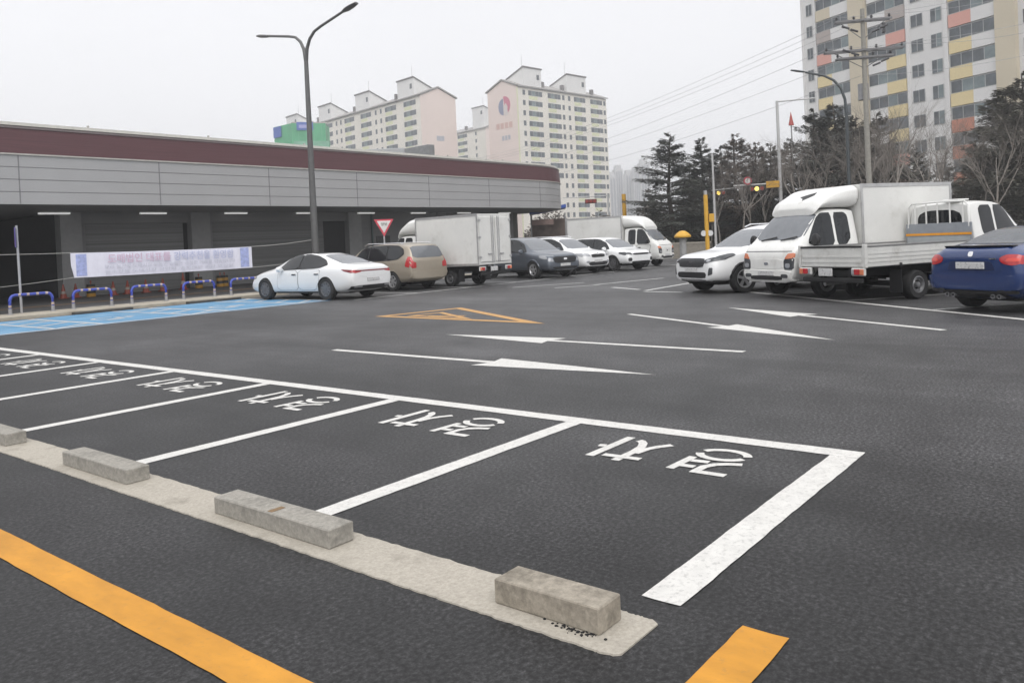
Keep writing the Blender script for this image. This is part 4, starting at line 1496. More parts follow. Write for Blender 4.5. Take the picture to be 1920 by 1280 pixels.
def sweep(name, prof, m, parent, smooth=True):
    """prof: closed list of (offset, z)"""
    b = MB()
    cols = [offs(d) for d, z in prof]
    k = len(prof)
    for i in range(len(path)):
        for j, (d, z) in enumerate(prof):
            b.v.append((cols[j][i].x, cols[j][i].y, z))
    for i in range(len(path) - 1):
        for j in range(k):
            j2 = (j + 1) % k
            b.f.append((i * k + j, (i + 1) * k + j, (i + 1) * k + j2, i * k + j2)); b.m.append(0)
    return hl(b.build(name, m, parent, smooth=False))


fb = sweep('fascia', [(0, 3.58), (0, 3.99), (-.02, 4.0), (-.02, 4.015), (0, 4.025), (0, 4.42), (-.02, 4.43), (-.02, 4.445), (0, 4.455), (0, 4.85), (-.02, 4.86), (-.02, 4.875), (0, 4.885), (0, 5.29), (-.4, 5.29), (-.4, 3.58)], FAS, hall)
b = MB()
for z in (4.0, 4.43, 4.86):
    cs = offs(-.012)
    o = len(b.v)
    for p in cs: b.v += [(p.x, p.y, z - .006), (p.x, p.y, z + .02)]
    for i in range(len(cs) - 1):
        b.f.append((o + 2 * i, o + 2 * i + 2, o + 2 * i + 3, o + 2 * i + 1)); b.m.append(0)
for x in [11.47 + 5.17 * k for k in range(-12, 7)]:
    b.box(x - .02, x + .02, 31.494, 31.52, 3.60, 5.27)
hl(b.build('panel_joint', FASD, fb, fix=False)).location = (0, 0, 0)
hl(sweep('trim', [(.05, 5.292), (.05, 5.345), (-.4, 5.345), (-.4, 5.292)], TRM, hall)).location = (-20, -36, 0)
sweep('maroon_band', [(.03, 5.347), (-.05, 6.22), (-.5, 6.22), (-.5, 5.347)], MAR, hall)
sweep('roof_edge', [(-.02, 6.222), (-.04, 6.30), (-.5, 6.34), (-.5, 6.222)], mat('roof_edge_dark', (.12, .10, .10), .6), hall)
sweep('roof_trim', [(-.16, 6.343), (-.18, 6.46), (-.5, 6.46), (-.5, 6.343)], mat('roof_trim_pale', (.50, .49, .45), .5), hall)
sweep('roof_sheet', [(-.501, 6.35), (-.6, 6.47), (-14, 6.9), (-14, 6.35)], mat('roof_sheet', (.42, .415, .39), .5, var=.08), hall)
b = MB()
for x in range(-56, 42, 5):
    b.box(x, x + .07, 31.70, 31.76, 6.461, 6.54)
hl(b.build('snow_guard', TRM, hall))
sweep('soffit', [(-.401, 3.60), (-13, 3.60), (-13, 3.70), (-.401, 3.70)], SOF, hall)
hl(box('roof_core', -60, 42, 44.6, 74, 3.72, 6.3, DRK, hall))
# wall line at Y=37
for x0, x1, nm, m, y0 in ((14.88, 15.76, 'pier', PIE, 36.75), (20.9, 21.9, 'pier', PIE, 36.75), (30.72, 31.68, 'pier', PIE, 36.75), (38.3, 39.0, 'pier', PIE, 36.75)):
    hl(box(nm, x0, x1, y0, 37.3, 0, 3.598, m, hall))
for x0, x1 in ((15.762, 20.898), (21.902, 30.718)):
    hl(box('lintel', x0, x1, 36.95, 37.25, 3.12, 3.597, WAL, hall))
    s_ = hl(box('shutter', x0 + .25, x1 - .25 if x1 < 25 else x1 - 1.6, 37.1, 37.2, 0, 3.119, SHU, hall))
    b = MB()
    for k in range(22):
        b.box(x0 + .26, (x1 - .26 if x1 < 25 else x1 - 1.61), 37.08, 37.099, .1 + k * .137, .16 + k * .137)
    b.build('slat', SHU, s_)
    hl(box('jamb', x0, x0 + .248, 37.0, 37.25, 0, 3.118, WAL, hall))
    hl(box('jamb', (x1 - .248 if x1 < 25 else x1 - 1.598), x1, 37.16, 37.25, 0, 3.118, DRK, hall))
hl(box('wall', 31.682, 38.298, 37.0, 37.3, 0, 3.597, WAL, hall))
hl(box('door', 33.0, 34.1, 36.96, 36.998, 0, 2.2, mat('steel_door', (.09, .09, .095), .5), hall))
hl(box('drain_pipe', 32.6, 32.68, 36.88, 36.96, 0, 3.59, mat('pipe_teal', (.14, .2, .2), .5), hall))
hl(box('wall', 39.002, 46.4, 37.0, 37.3, 0, 3.597, WAL, hall))
b = MB()
cs = [(46.4 + 1.6 * math.sin(R(a)), 38.6 - 1.6 * math.cos(R(a))) for a in range(0, 91, 9)]
b.v = [(x, y, z) for x, y in cs + [(48, 74)] for z in (0, 3.597)]
for i in range(len(cs)):
    b.f.append((2 * i, 2 * i + 2, 2 * i + 3, 2 * i + 1)); b.m.append(0)
hl(b.build('curved_wall', mat('corner_wall', (.15, .15, .145), .7), hall, smooth=True))
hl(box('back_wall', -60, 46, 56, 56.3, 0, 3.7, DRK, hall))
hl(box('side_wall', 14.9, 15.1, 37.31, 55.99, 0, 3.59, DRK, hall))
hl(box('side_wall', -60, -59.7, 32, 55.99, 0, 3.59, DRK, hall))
lm = MB()
lm.box(-.62, .62, -.06, .06, -.07, 0)
lme = lm.mesh('ceiling_light', TUBE)
for x in [18.79 + 4.3 * k for k in range(-12, 7)]:
    o = link('ceiling_light', lme, hall)
    o.location = (x - 20, 36.3 - 36, 3.56)
for k in range(4):
    o = link('ceiling_light', lme, hall)
    o.location = (-8 + 5 * k - 20, 46 - 36, 3.55)
for (xa, ya, xb, yb, w_, z_, m) in ((62.3, 74.2, 66.5, 68.9, 1, 12.9, mat('plant_grey', (.36, .37, .38), .6)), (66.5, 68.8, 66.1, 64.6, 1, 12.8, mat('plant_dark', (.2, .205, .21), .6, var=.2, scale=2))):
    pd = Vector((xb - xa, yb - ya))
    o = box('plant_room', 0, pd.length, 0, w_, 6.5, z_, m, hall, .05)
    o.location = (xa - 20, ya - 36, 0)
    o.rotation_euler = (0, 0, math.atan2(pd.y, pd.x))

# ---------------------------------------------------------------- apartment blocks
APW = mat('apartment_cream', (.72, .685, .62), .8, var=.05, scale=.15)
APW2 = mat('apartment_grey_white', (.68, .675, .67), .8, var=.05, scale=.2)
APP = mat('apartment_pink_gable', (.70, .60, .555), .8, var=.03, scale=.2)
APG = mat('apartment_lime_band', (.64, .655, .44), .8, var=.05)
ROOFD = mat('apartment_roof_edge', (.17, .16, .16), .7)
STW = mat('stair_house_white', (.68, .675, .665), .8, var=.05, scale=.3)
WGL = mat('window_glass', (.085, .098, .11), .12, var=.5, scale=.7, spec=.5)
WGL2 = mat('window_glass_light', (.16, .20, .21), .15, var=.4, scale=.6)
WFR = mat('window_frame', (.42, .43, .43), .5)
BEIG = mat('tower_beige', (.56, .50, .39), .8, var=.05, scale=.2)
SAL = mat('panel_salmon', (.63, .34, .29), .8, var=.05)
YEL = mat('panel_yellow', (.68, .57, .335), .8, var=.05)
TAU = mat('panel_taupe', (.40, .355, .335), .8, var=.05)
ORA = mat('panel_orange', (.50, .22, .155), .8, var=.08)


def win_mesh(w, h, panes, light=()):
    """framed window: origin centre, faces -y"""
    b = MB()
    b.box(-w / 2, w / 2, -.03, .06, -h / 2, h / 2, 1)
    pw = w / panes
    for i in range(panes):
        b.box(-w / 2 + i * pw + .05, -w / 2 + (i + 1) * pw - .05, -.05, -.031, -h / 2 + .06, h / 2 - .06, 2 if i in light else 0)
    return b.mesh('window', [WGL, WFR, WGL2])


def stair_house(parent, x0, x1, y0, y1, z0, zb, zf):
    """roof-top stair house: tall front wall, roof falling to the back"""
    b = MB()
    b.prism([(y0, z0), (y1, z0), (y1, zb), (y0, zf)], x0, x1, 'yz')
    o = b.build('stair_house', STW, parent)
    t = .28
    b = MB()
    b.prism([(y0 - .25, zf + .10), (y0 - .25, zf + .10 + t), (y1 + .25, zb - .08 + t), (y1 + .25, zb - .08)], x0 - .25, x1 + .25, 'yz')
    b.build('roof', ROOFD, o)
    box('hatch', x1 - 1.9, x1 - .9, y0 - .06, y0 - .02, zf - 2.9, zf - 1.5, WGL, o)
    tube('antenna', [(x0 + 3, (y0 + y1) / 2, zb), (x0 + 3, (y0 + y1) / 2, zf + 4.5)], .05, ROOFD, o, 4)
    return o


def block(label, org, dirv, L, D, ztop, zridge, wall, gable, cols, z0, rows, group, stairs=(), gx=0, first=0):
    """slab block; local x runs along the windowed front, y into the block"""
    r = empty('apartment_block', (org[0], org[1], 0), math.atan2(dirv[1], dirv[0]), label, 'apartment block', group)
    box('wall', 0, L, 0, D, 0, ztop, wall, r)
    for xa, xb in ((-.06, -.003), (L + .003, L + .06)):
        b = MB()
        b.prism([(0.02, 0), (D - .02, 0), (D - .02, ztop), (D / 2, zridge), (0.02, ztop)], xa, xb, 'yz')
        b.build('gable_wall', gable, r)
    b = MB()
    b.prism([(-.5, ztop + .0), (-.5, ztop + .35), (D / 2, zridge + .5), (D + .5, ztop + .35), (D + .5, ztop), (D / 2, zridge + .12)], -.4, L + .4, 'yz')
    b.build('roof', mat('apartment_roof', (.30, .29, .28), .8), r)
    mesh = {}
    for x0, x1, n in cols:
        w = x1 - x0
        k = (round(w, 1), n)
        if k not in mesh: mesh[k] = win_mesh(w, 1.45, n, (1,) if n > 3 else ())
    for x0, x1, n in cols:
        w = round(x1 - x0, 1)
        nr = rows(x0) if callable(rows) else rows
        if n > 1:
            b = MB()
            b.box(.3, w * .7 - .3, -.05, -.003, -1.75, -.85)
            lme_ = b.mesh('lime_band', APG)
            for q in range(nr):
                link('lime_band', lme_, r).location = (x0, 0, z0 - 2.83 * q)
        for q in range(nr):
            o = link('window', mesh[(w, n)], r)
            o.location = ((x0 + x1) / 2, -.01, z0 - 2.83 * q)
    for s0, s1, zw, zp in stairs:
        stair_house(r, s0, s1, .35, 6.8, ztop - .5, zw, zp)
    for s in [q for q in gx]:
        box('roof_vent', s, s + .9, 1, 1.9, ztop + .4, ztop + 2.6, ROOFD, r)
    return r


# right-hand block of the pair: front turned to the right, pink gable to the left
B = block('tall cream apartment block with a pink and blue emblem on its gable end', (174.7, 135.4), (.9935, -.1137), 38.6, 12.2, 44.0, 46.5, APW, APP,
          [(1.75, 2.8, 1), (4.0, 9.7, 4), (12.0, 17.5, 4), (18.2, 19.2, 1), (20.8, 21.8, 1), (23.4, 28.6, 4), (30.9, 36.6, 4), (37.2, 38.2, 1)], 42.6,
          lambda x: 9 if x < 17.9 else 14, 'cream apartment blocks behind the hall', [(2.6, 10.0, 47.2, 49.6), (20.9, 29.6, 47.2, 49.6)], (11, 19.5, 33))
# emblem on the gable (its left face looks along -x)
b = MB()
b.prism([(5.9 + 1.9 * math.cos(R(a)), 39.2 + 2.3 * math.sin(R(a))) for a in range(-90, 91, 12)], -.12, -.07, 'yz')
em = b.build('emblem_left', mat('emblem_blue', (.22, .24, .34), .7), B)
b = MB()
b.prism([(5.4 - 2.3 * math.cos(R(a)), 39.6 + 2.5 * math.sin(R(a))) for a in range(-80, 101, 12)], -.12, -.07, 'yz')
b.build('emblem_right', mat('emblem_pink', (.52, .17, .24), .7), B)
b = MB()
b.prism([(4.2, 36.8), (5.6, 36.8), (5.6, 39.2), (4.9, 40.2), (4.2, 39.2)], -.15, -.121, 'yz')
b.build('emblem_centre', mat('emblem_white', (.6, .56, .54), .7), B)
b = MB()
for k in range(4):
    b.box(-.12, -.07, 2.6 + k * 1.7, 3.9 + k * 1.7, 33.2, 34.8)
b.build('gable_lettering', mat('emblem_rose', (.58, .40, .36), .8), B)
b = MB()
for k in range(3):
    b.box(-.12, -.07, 3.6 + k * 1.2, 4.5 + k * 1.2, 29.9, 31.2)
b.build('gable_number', mat('emblem_greyblue', (.40, .41, .45), .8), B)
box('corner_strip', -.1, -.062, .05, .5, 0, 43.8, APG, B)

LA = 76
AD = (-.165, -.9863)
ao = Vector((160.0, 158.6)) - Vector(AD) * LA
cols = []
for u in range(4):
    t = 23.3 * u
    for a, c, n in ((2.0, 8.0, 4), (11.8, 17.7, 4), (19.4, 20.4, 1), (22.2, 23.2, 1)):
        if LA - t - a > 4: cols.append((LA - t - c, LA - t - a, n))
A = block('long cream apartment block with four stair houses and a blank pink gable', tuple(ao), AD, LA, 12.5, 43.4, 45.9, APW, APP, cols, 41.9, 6,
          'cream apartment blocks behind the hall', [(LA - 11.3 - 23.3 * u, LA - 3.1 - 23.3 * u, 46.2, 48.9) for u in range(4)], [LA - 14 - 23.3 * u for u in range(3)])
box('gable_number', LA + .062, LA + .1, 5.2, 7.8, 31.0, 32.4, mat('emblem_greyblue', (.40, .41, .45), .8), A)
cn_ = at(921, 312)
cf_ = Vector((cn_.x, cn_.y)) - Vector(AD) * 25
block('low cream apartment block glimpsed in the gap between the two big ones', tuple(cf_), AD, 25, 12, 46.0, 48.3, APW, APP,
      [(2, 3, 1), (4.4, 5.4, 1), (7.5, 13.5, 4), (18.6, 19.6, 1)], 44.6, 7, 'cream apartment blocks behind the hall', [(17.0, 24.0, 52.5, 54.6)], (11,))

# ---------------------------------------------------------------- coloured tower at the right
T = empty('apartment_tower', (108.3, 36.0, 0), math.atan2(-.885, -.465), 'grey-white apartment tower with salmon and yellow balcony panels at the upper right', 'apartment block')
ZT = 30.0
TL = 44
box('wall', 0, TL, .15, 14, 0, 62, APW2, T)
for x0, x1 in ((8.15, 10.6), (26.95, 29.1)):
    box('beige_pilaster', x0, x1, -.35, .149, 0, 62, BEIG, T)
for x0, x1 in ((0, .25), (2.2, 2.5), (16.1, 16.5), (20.9, 21.4)):
    box('wall_rib', x0, x1, -.02, .149, 0, 62, APW2, T)
PAN = {0: (None, 'T', 'T', None, 'S', None), }
left = ['Y', 'B', 'T', 'S', 'Y', 'Y', 'Y', 'Y', 'S', 'S', 'Y']
mid_ = ['Y', 'T', 'T', 'S', 'Y', 'Y', 'Y', 'Y', 'S', 'S', 'Y']
rgt = ['Y', 'Y', 'Y', 'S', 'Y', 'Y', 'Y', 'O', 'O', 'O', 'O']
pm = {'Y': YEL, 'T': TAU, 'S': SAL, 'B': BEIG, 'O': ORA}
wm1 = win_mesh(1.0, 1.45, 2)
wm2 = win_mesh(1.55, 1.4, 2)
wm3 = win_mesh(1.35, 1.5, 2, (1,))
wmw = {}
for k, (x0, x1) in {'l': (2.62, 7.95), 'm': (10.75, 16.0), 'r': (21.55, 26.8)}.items():
    wmw[k] = [win_mesh(x1 - x0, 1.32, 4, lt) for lt in ((2,), (1, 2), (3,), ())]
for q in range(-1, 10):
    z = ZT - 2.83 * q
    for x, me in ((1.35, wm1), (17.5, wm2), (19.95, wm3), (30.4, wm2), (33, wm3)):
        o = link('window', me, T)
        o.location = (x, .12, z)
    for k, (x0, x1), pan, half in (('l', (2.62, 7.95), left, (0, .45)), ('m', (10.75, 16.0), mid_, (.5, 1)), ('r', (21.55, 26.8), rgt, (0, .5))):
        o = link('window', wmw[k][(q * 7 + ord(k)) % 4], T)
        o.location = ((x0 + x1) / 2, .08, z + .12)
        w = x1 - x0
        c = pm[pan[q + 1]]
        xa, xb = x0 + w * half[0], x0 + w * half[1]
        box('balcony_panel', xa, xb, -.06, .12, z - 1.95, z - .58, c, T)
        oa, ob = (xb + .01, x1) if half[0] == 0 else (x0, xa - .01)
        box('balcony_panel', oa, ob, -.05, .12, z - 1.95, z - .58, APW2, T)

# ---------------------------------------------------------------- green building behind the hall
gp, gq = at(514, 150), at(622, 151)
gd = (gq - gp)
gd.z = 0
r = empty('green_building', (gp.x, gp.y, 0), math.atan2(gd.y, gd.x), 'green clad building with blue sign boards beside the lamp post', 'building')
GL = gd.length
GRN = mat('green_cladding', (.10, .37, .20), .5, var=.15, scale=.5)
GRN2 = mat('green_cladding_pale', (.20, .42, .30), .5, var=.2, scale=.8)
BSG = mat('sign_blue', (.09, .15, .42), .5)
m4 = MB()
m4.prism([(.6, 3), (4.6, -1.4), (GL, 0), (GL, 6), (.6, 6)], 0, 25.3)
m4.build('wall', GRN, r)
wq = Vector((GL - 4.6, 1.4, 0)).normalized()


def face_box(name, t0, t1, z0, z1, m, d0=.05, d1=.12):
    n = Vector((wq.y, -wq.x, 0))
    p0 = Vector((4.6, -1.4, 0)) + wq * t0
    p1 = Vector((4.6, -1.4, 0)) + wq * t1
    b = MB()
    vs = [p0 + n * d0, p1 + n * d0, p1 + n * d1, p0 + n * d1]
    b.prism([(v.x, v.y) for v in vs], z0, z1)
    return b.build(name, m, r)


face_box('sign_board', .9, 3.9, 24.0, 25.5, BSG)
face_box('pale_panel', .3, 6.6, 20.6, 22.0, GRN2)
b = MB()
b.prism([(.55, 2.95), (2.3, 1.02), (2.22, .95), (.47, 2.88)], 23.2, 25.2)
b.build('sign_board', BSG, r)
b = MB()
b.prism([(1.0, 2.45), (4.5, -1.37), (4.45, -1.45), (.93, 2.38)], 20.2, 21.0)
b.build('pale_panel', GRN2, r)
face_box('sign_lettering', 1.3, 3.3, 24.4, 25.0, mat('sign_lilac', (.35, .36, .6), .5), .121, .14)
for k in range(5):
    face_box('cladding_joint', 1.4 * k + 1.2, 1.4 * k + 1.25, 15, 25.2, GRN2, .03, .049)
face_box('roof_edge', 0, 6.7, 25.31, 25.5, TRM, -.4, .02)

# ---------------------------------------------------------------- distant towers
FAR = mat('far_tower_grey', (.50, .50, .50), .9, var=.04)
FARW = mat('far_tower_window', (.26, .27, .29), .6)
for i, (x, w, y, lb) in enumerate(((1152, 20, 322, 'leftmost and lowest of the pale far towers beyond the traffic lights'), (1167, 15, 309, 'pale far tower second from the left, beyond the traffic lights'), (1187, 18, 318, 'pale far tower third from the left, beside the tallest one'), (1200, 12, 312, 'narrow pale far tower just left of the tallest'), (1216, 18, 297, 'tallest of the pale far towers, half behind the big conifer'))):
    d = 600 + 25 * (i % 3)
    p = at(x, d)
    z = CH + (453 - .046 * (x - 960) - y) * d / 1507
    r = empty('far_tower', (p.x, p.y, 0), math.atan2(-p.x, p.y) + R(12), lb, 'apartment tower', 'pale towers on the skyline')
    wd = w * d / 1515
    box('wall', -wd / 2, wd / 2, 0, 12, 0, z - 3, FAR, r)
    box('roof_crown', -wd / 3, wd / 3, 1, 10, z - 3, z, FAR, r)
    for s in (-.36, -.08, .2):
        box('window_bay', wd * s, wd * (s + .16), -.25, -.01, 4, z - 5, FARW, r)

# ---------------------------------------------------------------- low things behind the far row
p = at(1028, 62)
r = empty('blue_shelter', (p.x, p.y, 0), math.atan2(-p.x, p.y), 'blue awning shelter beyond the end of the hall', 'shelter')
BLA = mat('awning_blue', (.05, .12, .45), .5, var=.15)
b = MB()
b.prism([(-1.3, 3.55), (1.5, 3.95), (1.5, 4.2), (-1.3, 3.72)], -1, 2.5, 'xz')
b.build('awning', BLA, r)
for x, y in ((-1.2, -.9), (1.4, -.9), (-1.2, 2.4), (1.4, 2.4)):
    tube('leg', [(x, y, 0), (x, y, 3.55)], .05, GALV, r, 6)
box('back_panel', -1.25, 1.45, 2.3, 2.36, 0, 3.2, mat('rust_panel', (.17, .13, .11), .8, var=.3, scale=2), r)
box('pale_band', -1.15, .5, -.95, -.9, 2.7, 3.1, mat('awning_rose', (.36, .25, .22), .7), r)

YPM = mat('pole_yellow', (.60, .33, .03), .5, var=.1)
p = at(1327, 44)
r = empty('barrier_pole', (p.x, p.y, 0), math.atan2(-p.x, p.y), 'yellow pole with a yellow box at mid height, left of the big white SUV', 'pole')
tube('pole', [(0, 0, 0), (0, 0, 3.6)], .115, YPM, r, 12)
tube('pole_cap', [(0, 0, 3.6), (0, 0, 3.84)], .10, GALV, r, 10)
box('control_box', .14, .42, -.12, .12, 2.1, 2.55, YPM, r, .02)
for sg in (-1, 1):
    b = MB(); b.lathe([(.001, -.03), (.16, -.03), (.16, .03), (.001, .03)], 14, 'y')
    o = b.build('round_reflector', mat('reflector_white', (.6, .6, .6), .4), r)
    o.location = (sg * .17, -.05, 1.5)
p = at(1174, 62)
o = tube('yellow_pole', [(0, 0, 0), (0, 0, 4.8)], .16, YPM, n=10)
o.location = (p.x, p.y, 0)
tag(o, 'plain yellow pole standing behind the cab of the far box truck', 'pole')
p = at(1281, 45)
r = empty('capped_pillar', (p.x, p.y, 0), 0, 'squat grey pillar with a yellow mushroom cap between the far truck and the white SUV', 'pillar')
tube('shaft', [(0, 0, 0), (0, 0, 1.3)], .19, mat('pillar_grey', (.3, .3, .3), .7, var=.2), r, 14)
b = MB(); b.lathe([(.001, 1.3), (.46, 1.33), (.47, 1.41), (.33, 1.57), (.15, 1.69), (.001, 1.71)], 20)
b.build('cap', YPM, r, smooth=True)

GPL = mat('pole_light_grey', (.46, .46, .46), .5, .3, var=.08)
HOU = mat('signal_housing', (.03, .03, .03), .5)
AMB = mat('amber_lens_lit', (1.0, .72, .15), .3, emit=1.6)
REDD = mat('red_lens', (.25, .03, .02), .3)


def signal(parent, x, z, lit=True, m=HOU):
    o = box('signal_head', x - .55, x + .55, -.12, .12, z - .2, z + .2, m, parent, .03)
    for k, c in enumerate((REDD, AMB if lit else REDD, REDD)):
        b = MB(); b.lathe([(.001, -.16), (.14, -.16), (.15, -.12), (.15, -.10)], 14, 'y')
        q = b.build('lens', c, o, smooth=True)
        q.location = (x - .35 + .35 * k, 0, z)
    return o


p = at(1396, 62)
r = empty('traffic_light', (p.x, p.y, 0), math.atan2(-p.x, p.y), 'shorter grey mast whose arm carries the left lit amber signal, before dark pines', 'traffic light')
tube('mast', [(0, 0, 0), (0, 0, 4.95)], .10, mat('mast_grey', (.25, .25, .25), .5), r, 10)
tube('arm', [(0, 0, 4.9), (-2.3, 0, 4.8)], .05, GPL, r, 8)
signal(r, -1.75, 4.56)
p = at(1468, 57)
r = empty('traffic_light', (p.x, p.y, 0), math.atan2(-p.x, p.y), 'tall pale mast with a level top arm and a lit amber signal below', 'traffic light')
tube('mast', [(0, 0, 0), (0, 0, 10.6)], [.15, .10], GPL, r, 10)
tube('top_arm', [(0, 0, 10.55), (2.5, 0, 10.55)], .05, GPL, r, 8)
tube('lower_arm', [(0, 0, 4.8), (-3.2, 0, 4.8)], .06, GPL, r, 8)
signal(r, -1.6, 4.5)
box('yellow_board', -.95, -.05, -.2, -.1, 4.5, 4.97, YPM, r, .02)
b = MB(); b.lathe([(.001, -.03), (.28, -.03), (.28, .03), (.001, .03)], 18, 'y')
o = b.build('round_sign', mat('sign_white', (.66, .64, .62), .5), r)
o.location = (-2.2, -.15, 5.1)
b = MB(); b.lathe([(.2, -.05), (.29, -.05), (.29, -.031), (.2, -.031)], 18, 'y')
b.build('red_ring', mat('sign_red_bright', (.55, .06, .09), .45), o)
p = at(1343, 56)
o = tube('thin_pole', [(0, 0, 0), (0, 0, 7.0)], [.10, .07], GPL, n=8)
o.location = (p.x, p.y, 0)
tag(o, 'slim pale pole between the yellow pole and the left amber signal', 'pole')
p = at(1112, 75)
r = empty('traffic_light', (p.x, p.y, 0), math.atan2(-p.x, p.y), 'dark red-lamped signal on a mast in front of the foot of the emblem block', 'traffic light')
tube('mast', [(1.6, 0, 0), (1.6, 0, 5.5)], .08, GPL, r, 8)
tube('arm', [(1.6, 0, 5.4), (-2.6, 0, 5.4)], .045, GPL, r, 6)
signal(r, 0, 4.95, False, mat('signal_brown', (.08, .02, .015), .6))
p = at(1493, 66)
r = empty('beacon_pole', (p.x, p.y, 0), 0, 'thin pole topped by a small red cone among bare branches', 'pole')
tube('pole', [(0, 0, 0), (0, 0, 10.2)], .05, mat('mast_grey', (.25, .25, .25), .5), r, 6)
b = MB(); b.lathe([(.22, 10.0), (.12, 10.5), (.03, 11.0), (.001, 11.1)], 10)
b.build('beacon', mat('beacon_red', (.35, .06, .05), .5), r, smooth=True)
# curved single-arm lamp
p = at(1597, 50)
r = empty('street_lamp', (p.x, p.y, 0), math.atan2(-p.x, p.y), 'dark lamp post with one long arm curving to the left, before the coloured tower', 'street lamp')
DKP = mat('dark_pole', (.06, .07, .075), .4, .4)
tube('pole', [(0, 0, 0), (0, 0, 8.6), (-.05, 0, 9.4), (-.25, 0, 10.1), (-.65, 0, 10.65), (-1.2, 0, 11.0), (-2.3, 0, 11.35)], [.13, .10, .09, .085, .08, .075, .06], DKP, r, 10)
b = MB(); b.lathe([(.001, -.5), (.10, -.45), (.14, -.1), (.12, .3), (.001, .5)], 12, 'x')
b.v = [(x, y, z * .5) for x, y, z in b.v]
o = b.build('lamp_head', DKP, r, smooth=True)
o.location = (-2.7, 0, 11.47)
o.rotation_euler = (0, R(14), 0)

# ---------------------------------------------------------------- utility pole and wires
pu = Vector((47.8, 12.5, 0))
r = empty('utility_pole', pu, math.atan2(-pu.x, pu.y) + R(15), 'concrete utility pole with crossarms and insulators in front of the coloured tower', 'utility pole')
tube('pole', [(0, 0, 0), (0, 0, 13.6)], [.165, .115], mat('concrete_pole', (.25, .24, .215), .8, var=.15), r, 14)
INS = mat('insulator', (.05, .05, .055), .3)
CRS = mat('crossarm', (.16, .16, .165), .6)
for z, w in ((12.95, 1.5), (11.3, 2.1), (10.9, 1.5)):
    for yy in (-.19, .19):
        box('crossarm', -w, w, yy - .04, yy + .04, z - .05, z + .05, CRS, r)
    for k in range(4):
        x = -w + .1 + k * (2 * w - .2) / 3
        b = MB(); b.lathe([(.03, 0), (.08, .02), (.04, .08), (.09, .11), (.04, .17), (.08, .2), (.001, .26)], 10)
        o = b.build('insulator', INS, r, smooth=True)
        o.location = (x, 0, z + .05)
for z, s in ((12.2, 1), (10.35, 1), (12.3, -1), (11.0, -1)):
    for k in range(2):
        tube('strain_insulator', [(s * (.35 + .45 * k), -.3, z + .2 * k), (s * (.75 + .45 * k), -.35, z + .14 + .2 * k)], .06, INS, r, 6)
for sg in (-1, 1):
    tube('brace', [(0, 0, 11.9), (sg * 1.2, 0, 12.9)], .025, CRS, r, 5)
    tube('brace', [(0, 0, 10.3), (sg * 1.6, 0, 11.25)], .025, CRS, r, 5)
box('cutout_switch', 1.0, 1.18, -.1, .1, 12.2, 12.75, INS, r, .02)
tube('transformer', [(.0, .42, 8.6), (0, .42, 9.5)], .28, mat('transformer_grey', (.25, .25, .26), .5), r, 14)
WIR = mat('wire', (.34, .34, .35), .6)
far_ = at(830, 118)
mats_far = []
pf = far_
r2 = empty('utility_pole', (pf.x, pf.y, 0), math.atan2(-pf.x, pf.y), 'far utility pole hidden behind the hall roof', 'utility pole')
tube('pole', [(0, 0, 0), (0, 0, 13.0)], [.22, .15], MATS['concrete_pole'], r2, 10)
box('crossarm', -1.5, 1.5, -.05, .05, 12.4, 12.5, CRS, r2)
rot = Matrix.Rotation(math.atan2(-pu.x, pu.y) + R(15), 3, 'Z')
for i, (dx, z, zf, sag, lb) in enumerate(((-1.4, 13.2, 13.2, 1.5, 'topmost'), (-.5, 13.2, 13.0, 1.6, 'second'), (.5, 13.2, 12.8, 1.6, 'third'), (-2.0, 11.5, 10.4, 1.3, 'fourth'), (1.0, 11.5, 10.1, 1.3, 'fifth'), (-.2, 9.9, 9.7, 1.6, 'lowest'))):
    a = pu + rot @ Vector((dx, 0, z))
    z_ = Vector((pf.x + dx * .6, pf.y + dx * .4, zf))
    o = tube('overhead_wire', rope_pts(a, z_, sag, 26), .011, WIR, n=5)
    tag(o, lb + ' wire leaving the concrete utility pole to the left across the sky' if i in (0, 5) else lb + ' wire from the top leaving the utility pole to the left', 'wire', 'overhead wires')
for i, (dx, z, zf) in enumerate(((-1.4, 13.2, 15.0), (1.4, 13.2, 14.6), (-2.0, 11.5, 12.8), (2.0, 11.5, 12.3), (0, 9.9, 11.2))):
    a = pu + rot @ Vector((dx, 0, z))
    e_ = at(2140, 42)
    z_ = Vector((e_.x, e_.y + dx * .3, zf))
    o = tube('overhead_wire', rope_pts(a, z_, .5, 14), .011, WIR, n=5)
    tag(o, ('topmost', 'second', 'middle', 'fourth', 'lowest')[i] + ' of the wires from the utility pole to the right, across the coloured tower', 'wire', 'overhead wires')

# ---------------------------------------------------------------- trees
PIN1 = mat('pine_needles', (.085, .092, .076), .8, var=.45, scale=2.2)
PIN2 = mat('pine_needles_olive', (.13, .127, .10), .8, var=.45, scale=2.2)
PIN3 = mat('pine_needles_brown', (.145, .115, .09), .8, var=.4, scale=2)
BRK = mat('bark', (.075, .062, .052), .9, var=.3, scale=4)
BRK2 = mat('bark_pale', (.21, .19, .17), .9, var=.3, scale=4)
TWG = mat('twigs', (.185, .165, .148), .9, var=.3, scale=3)


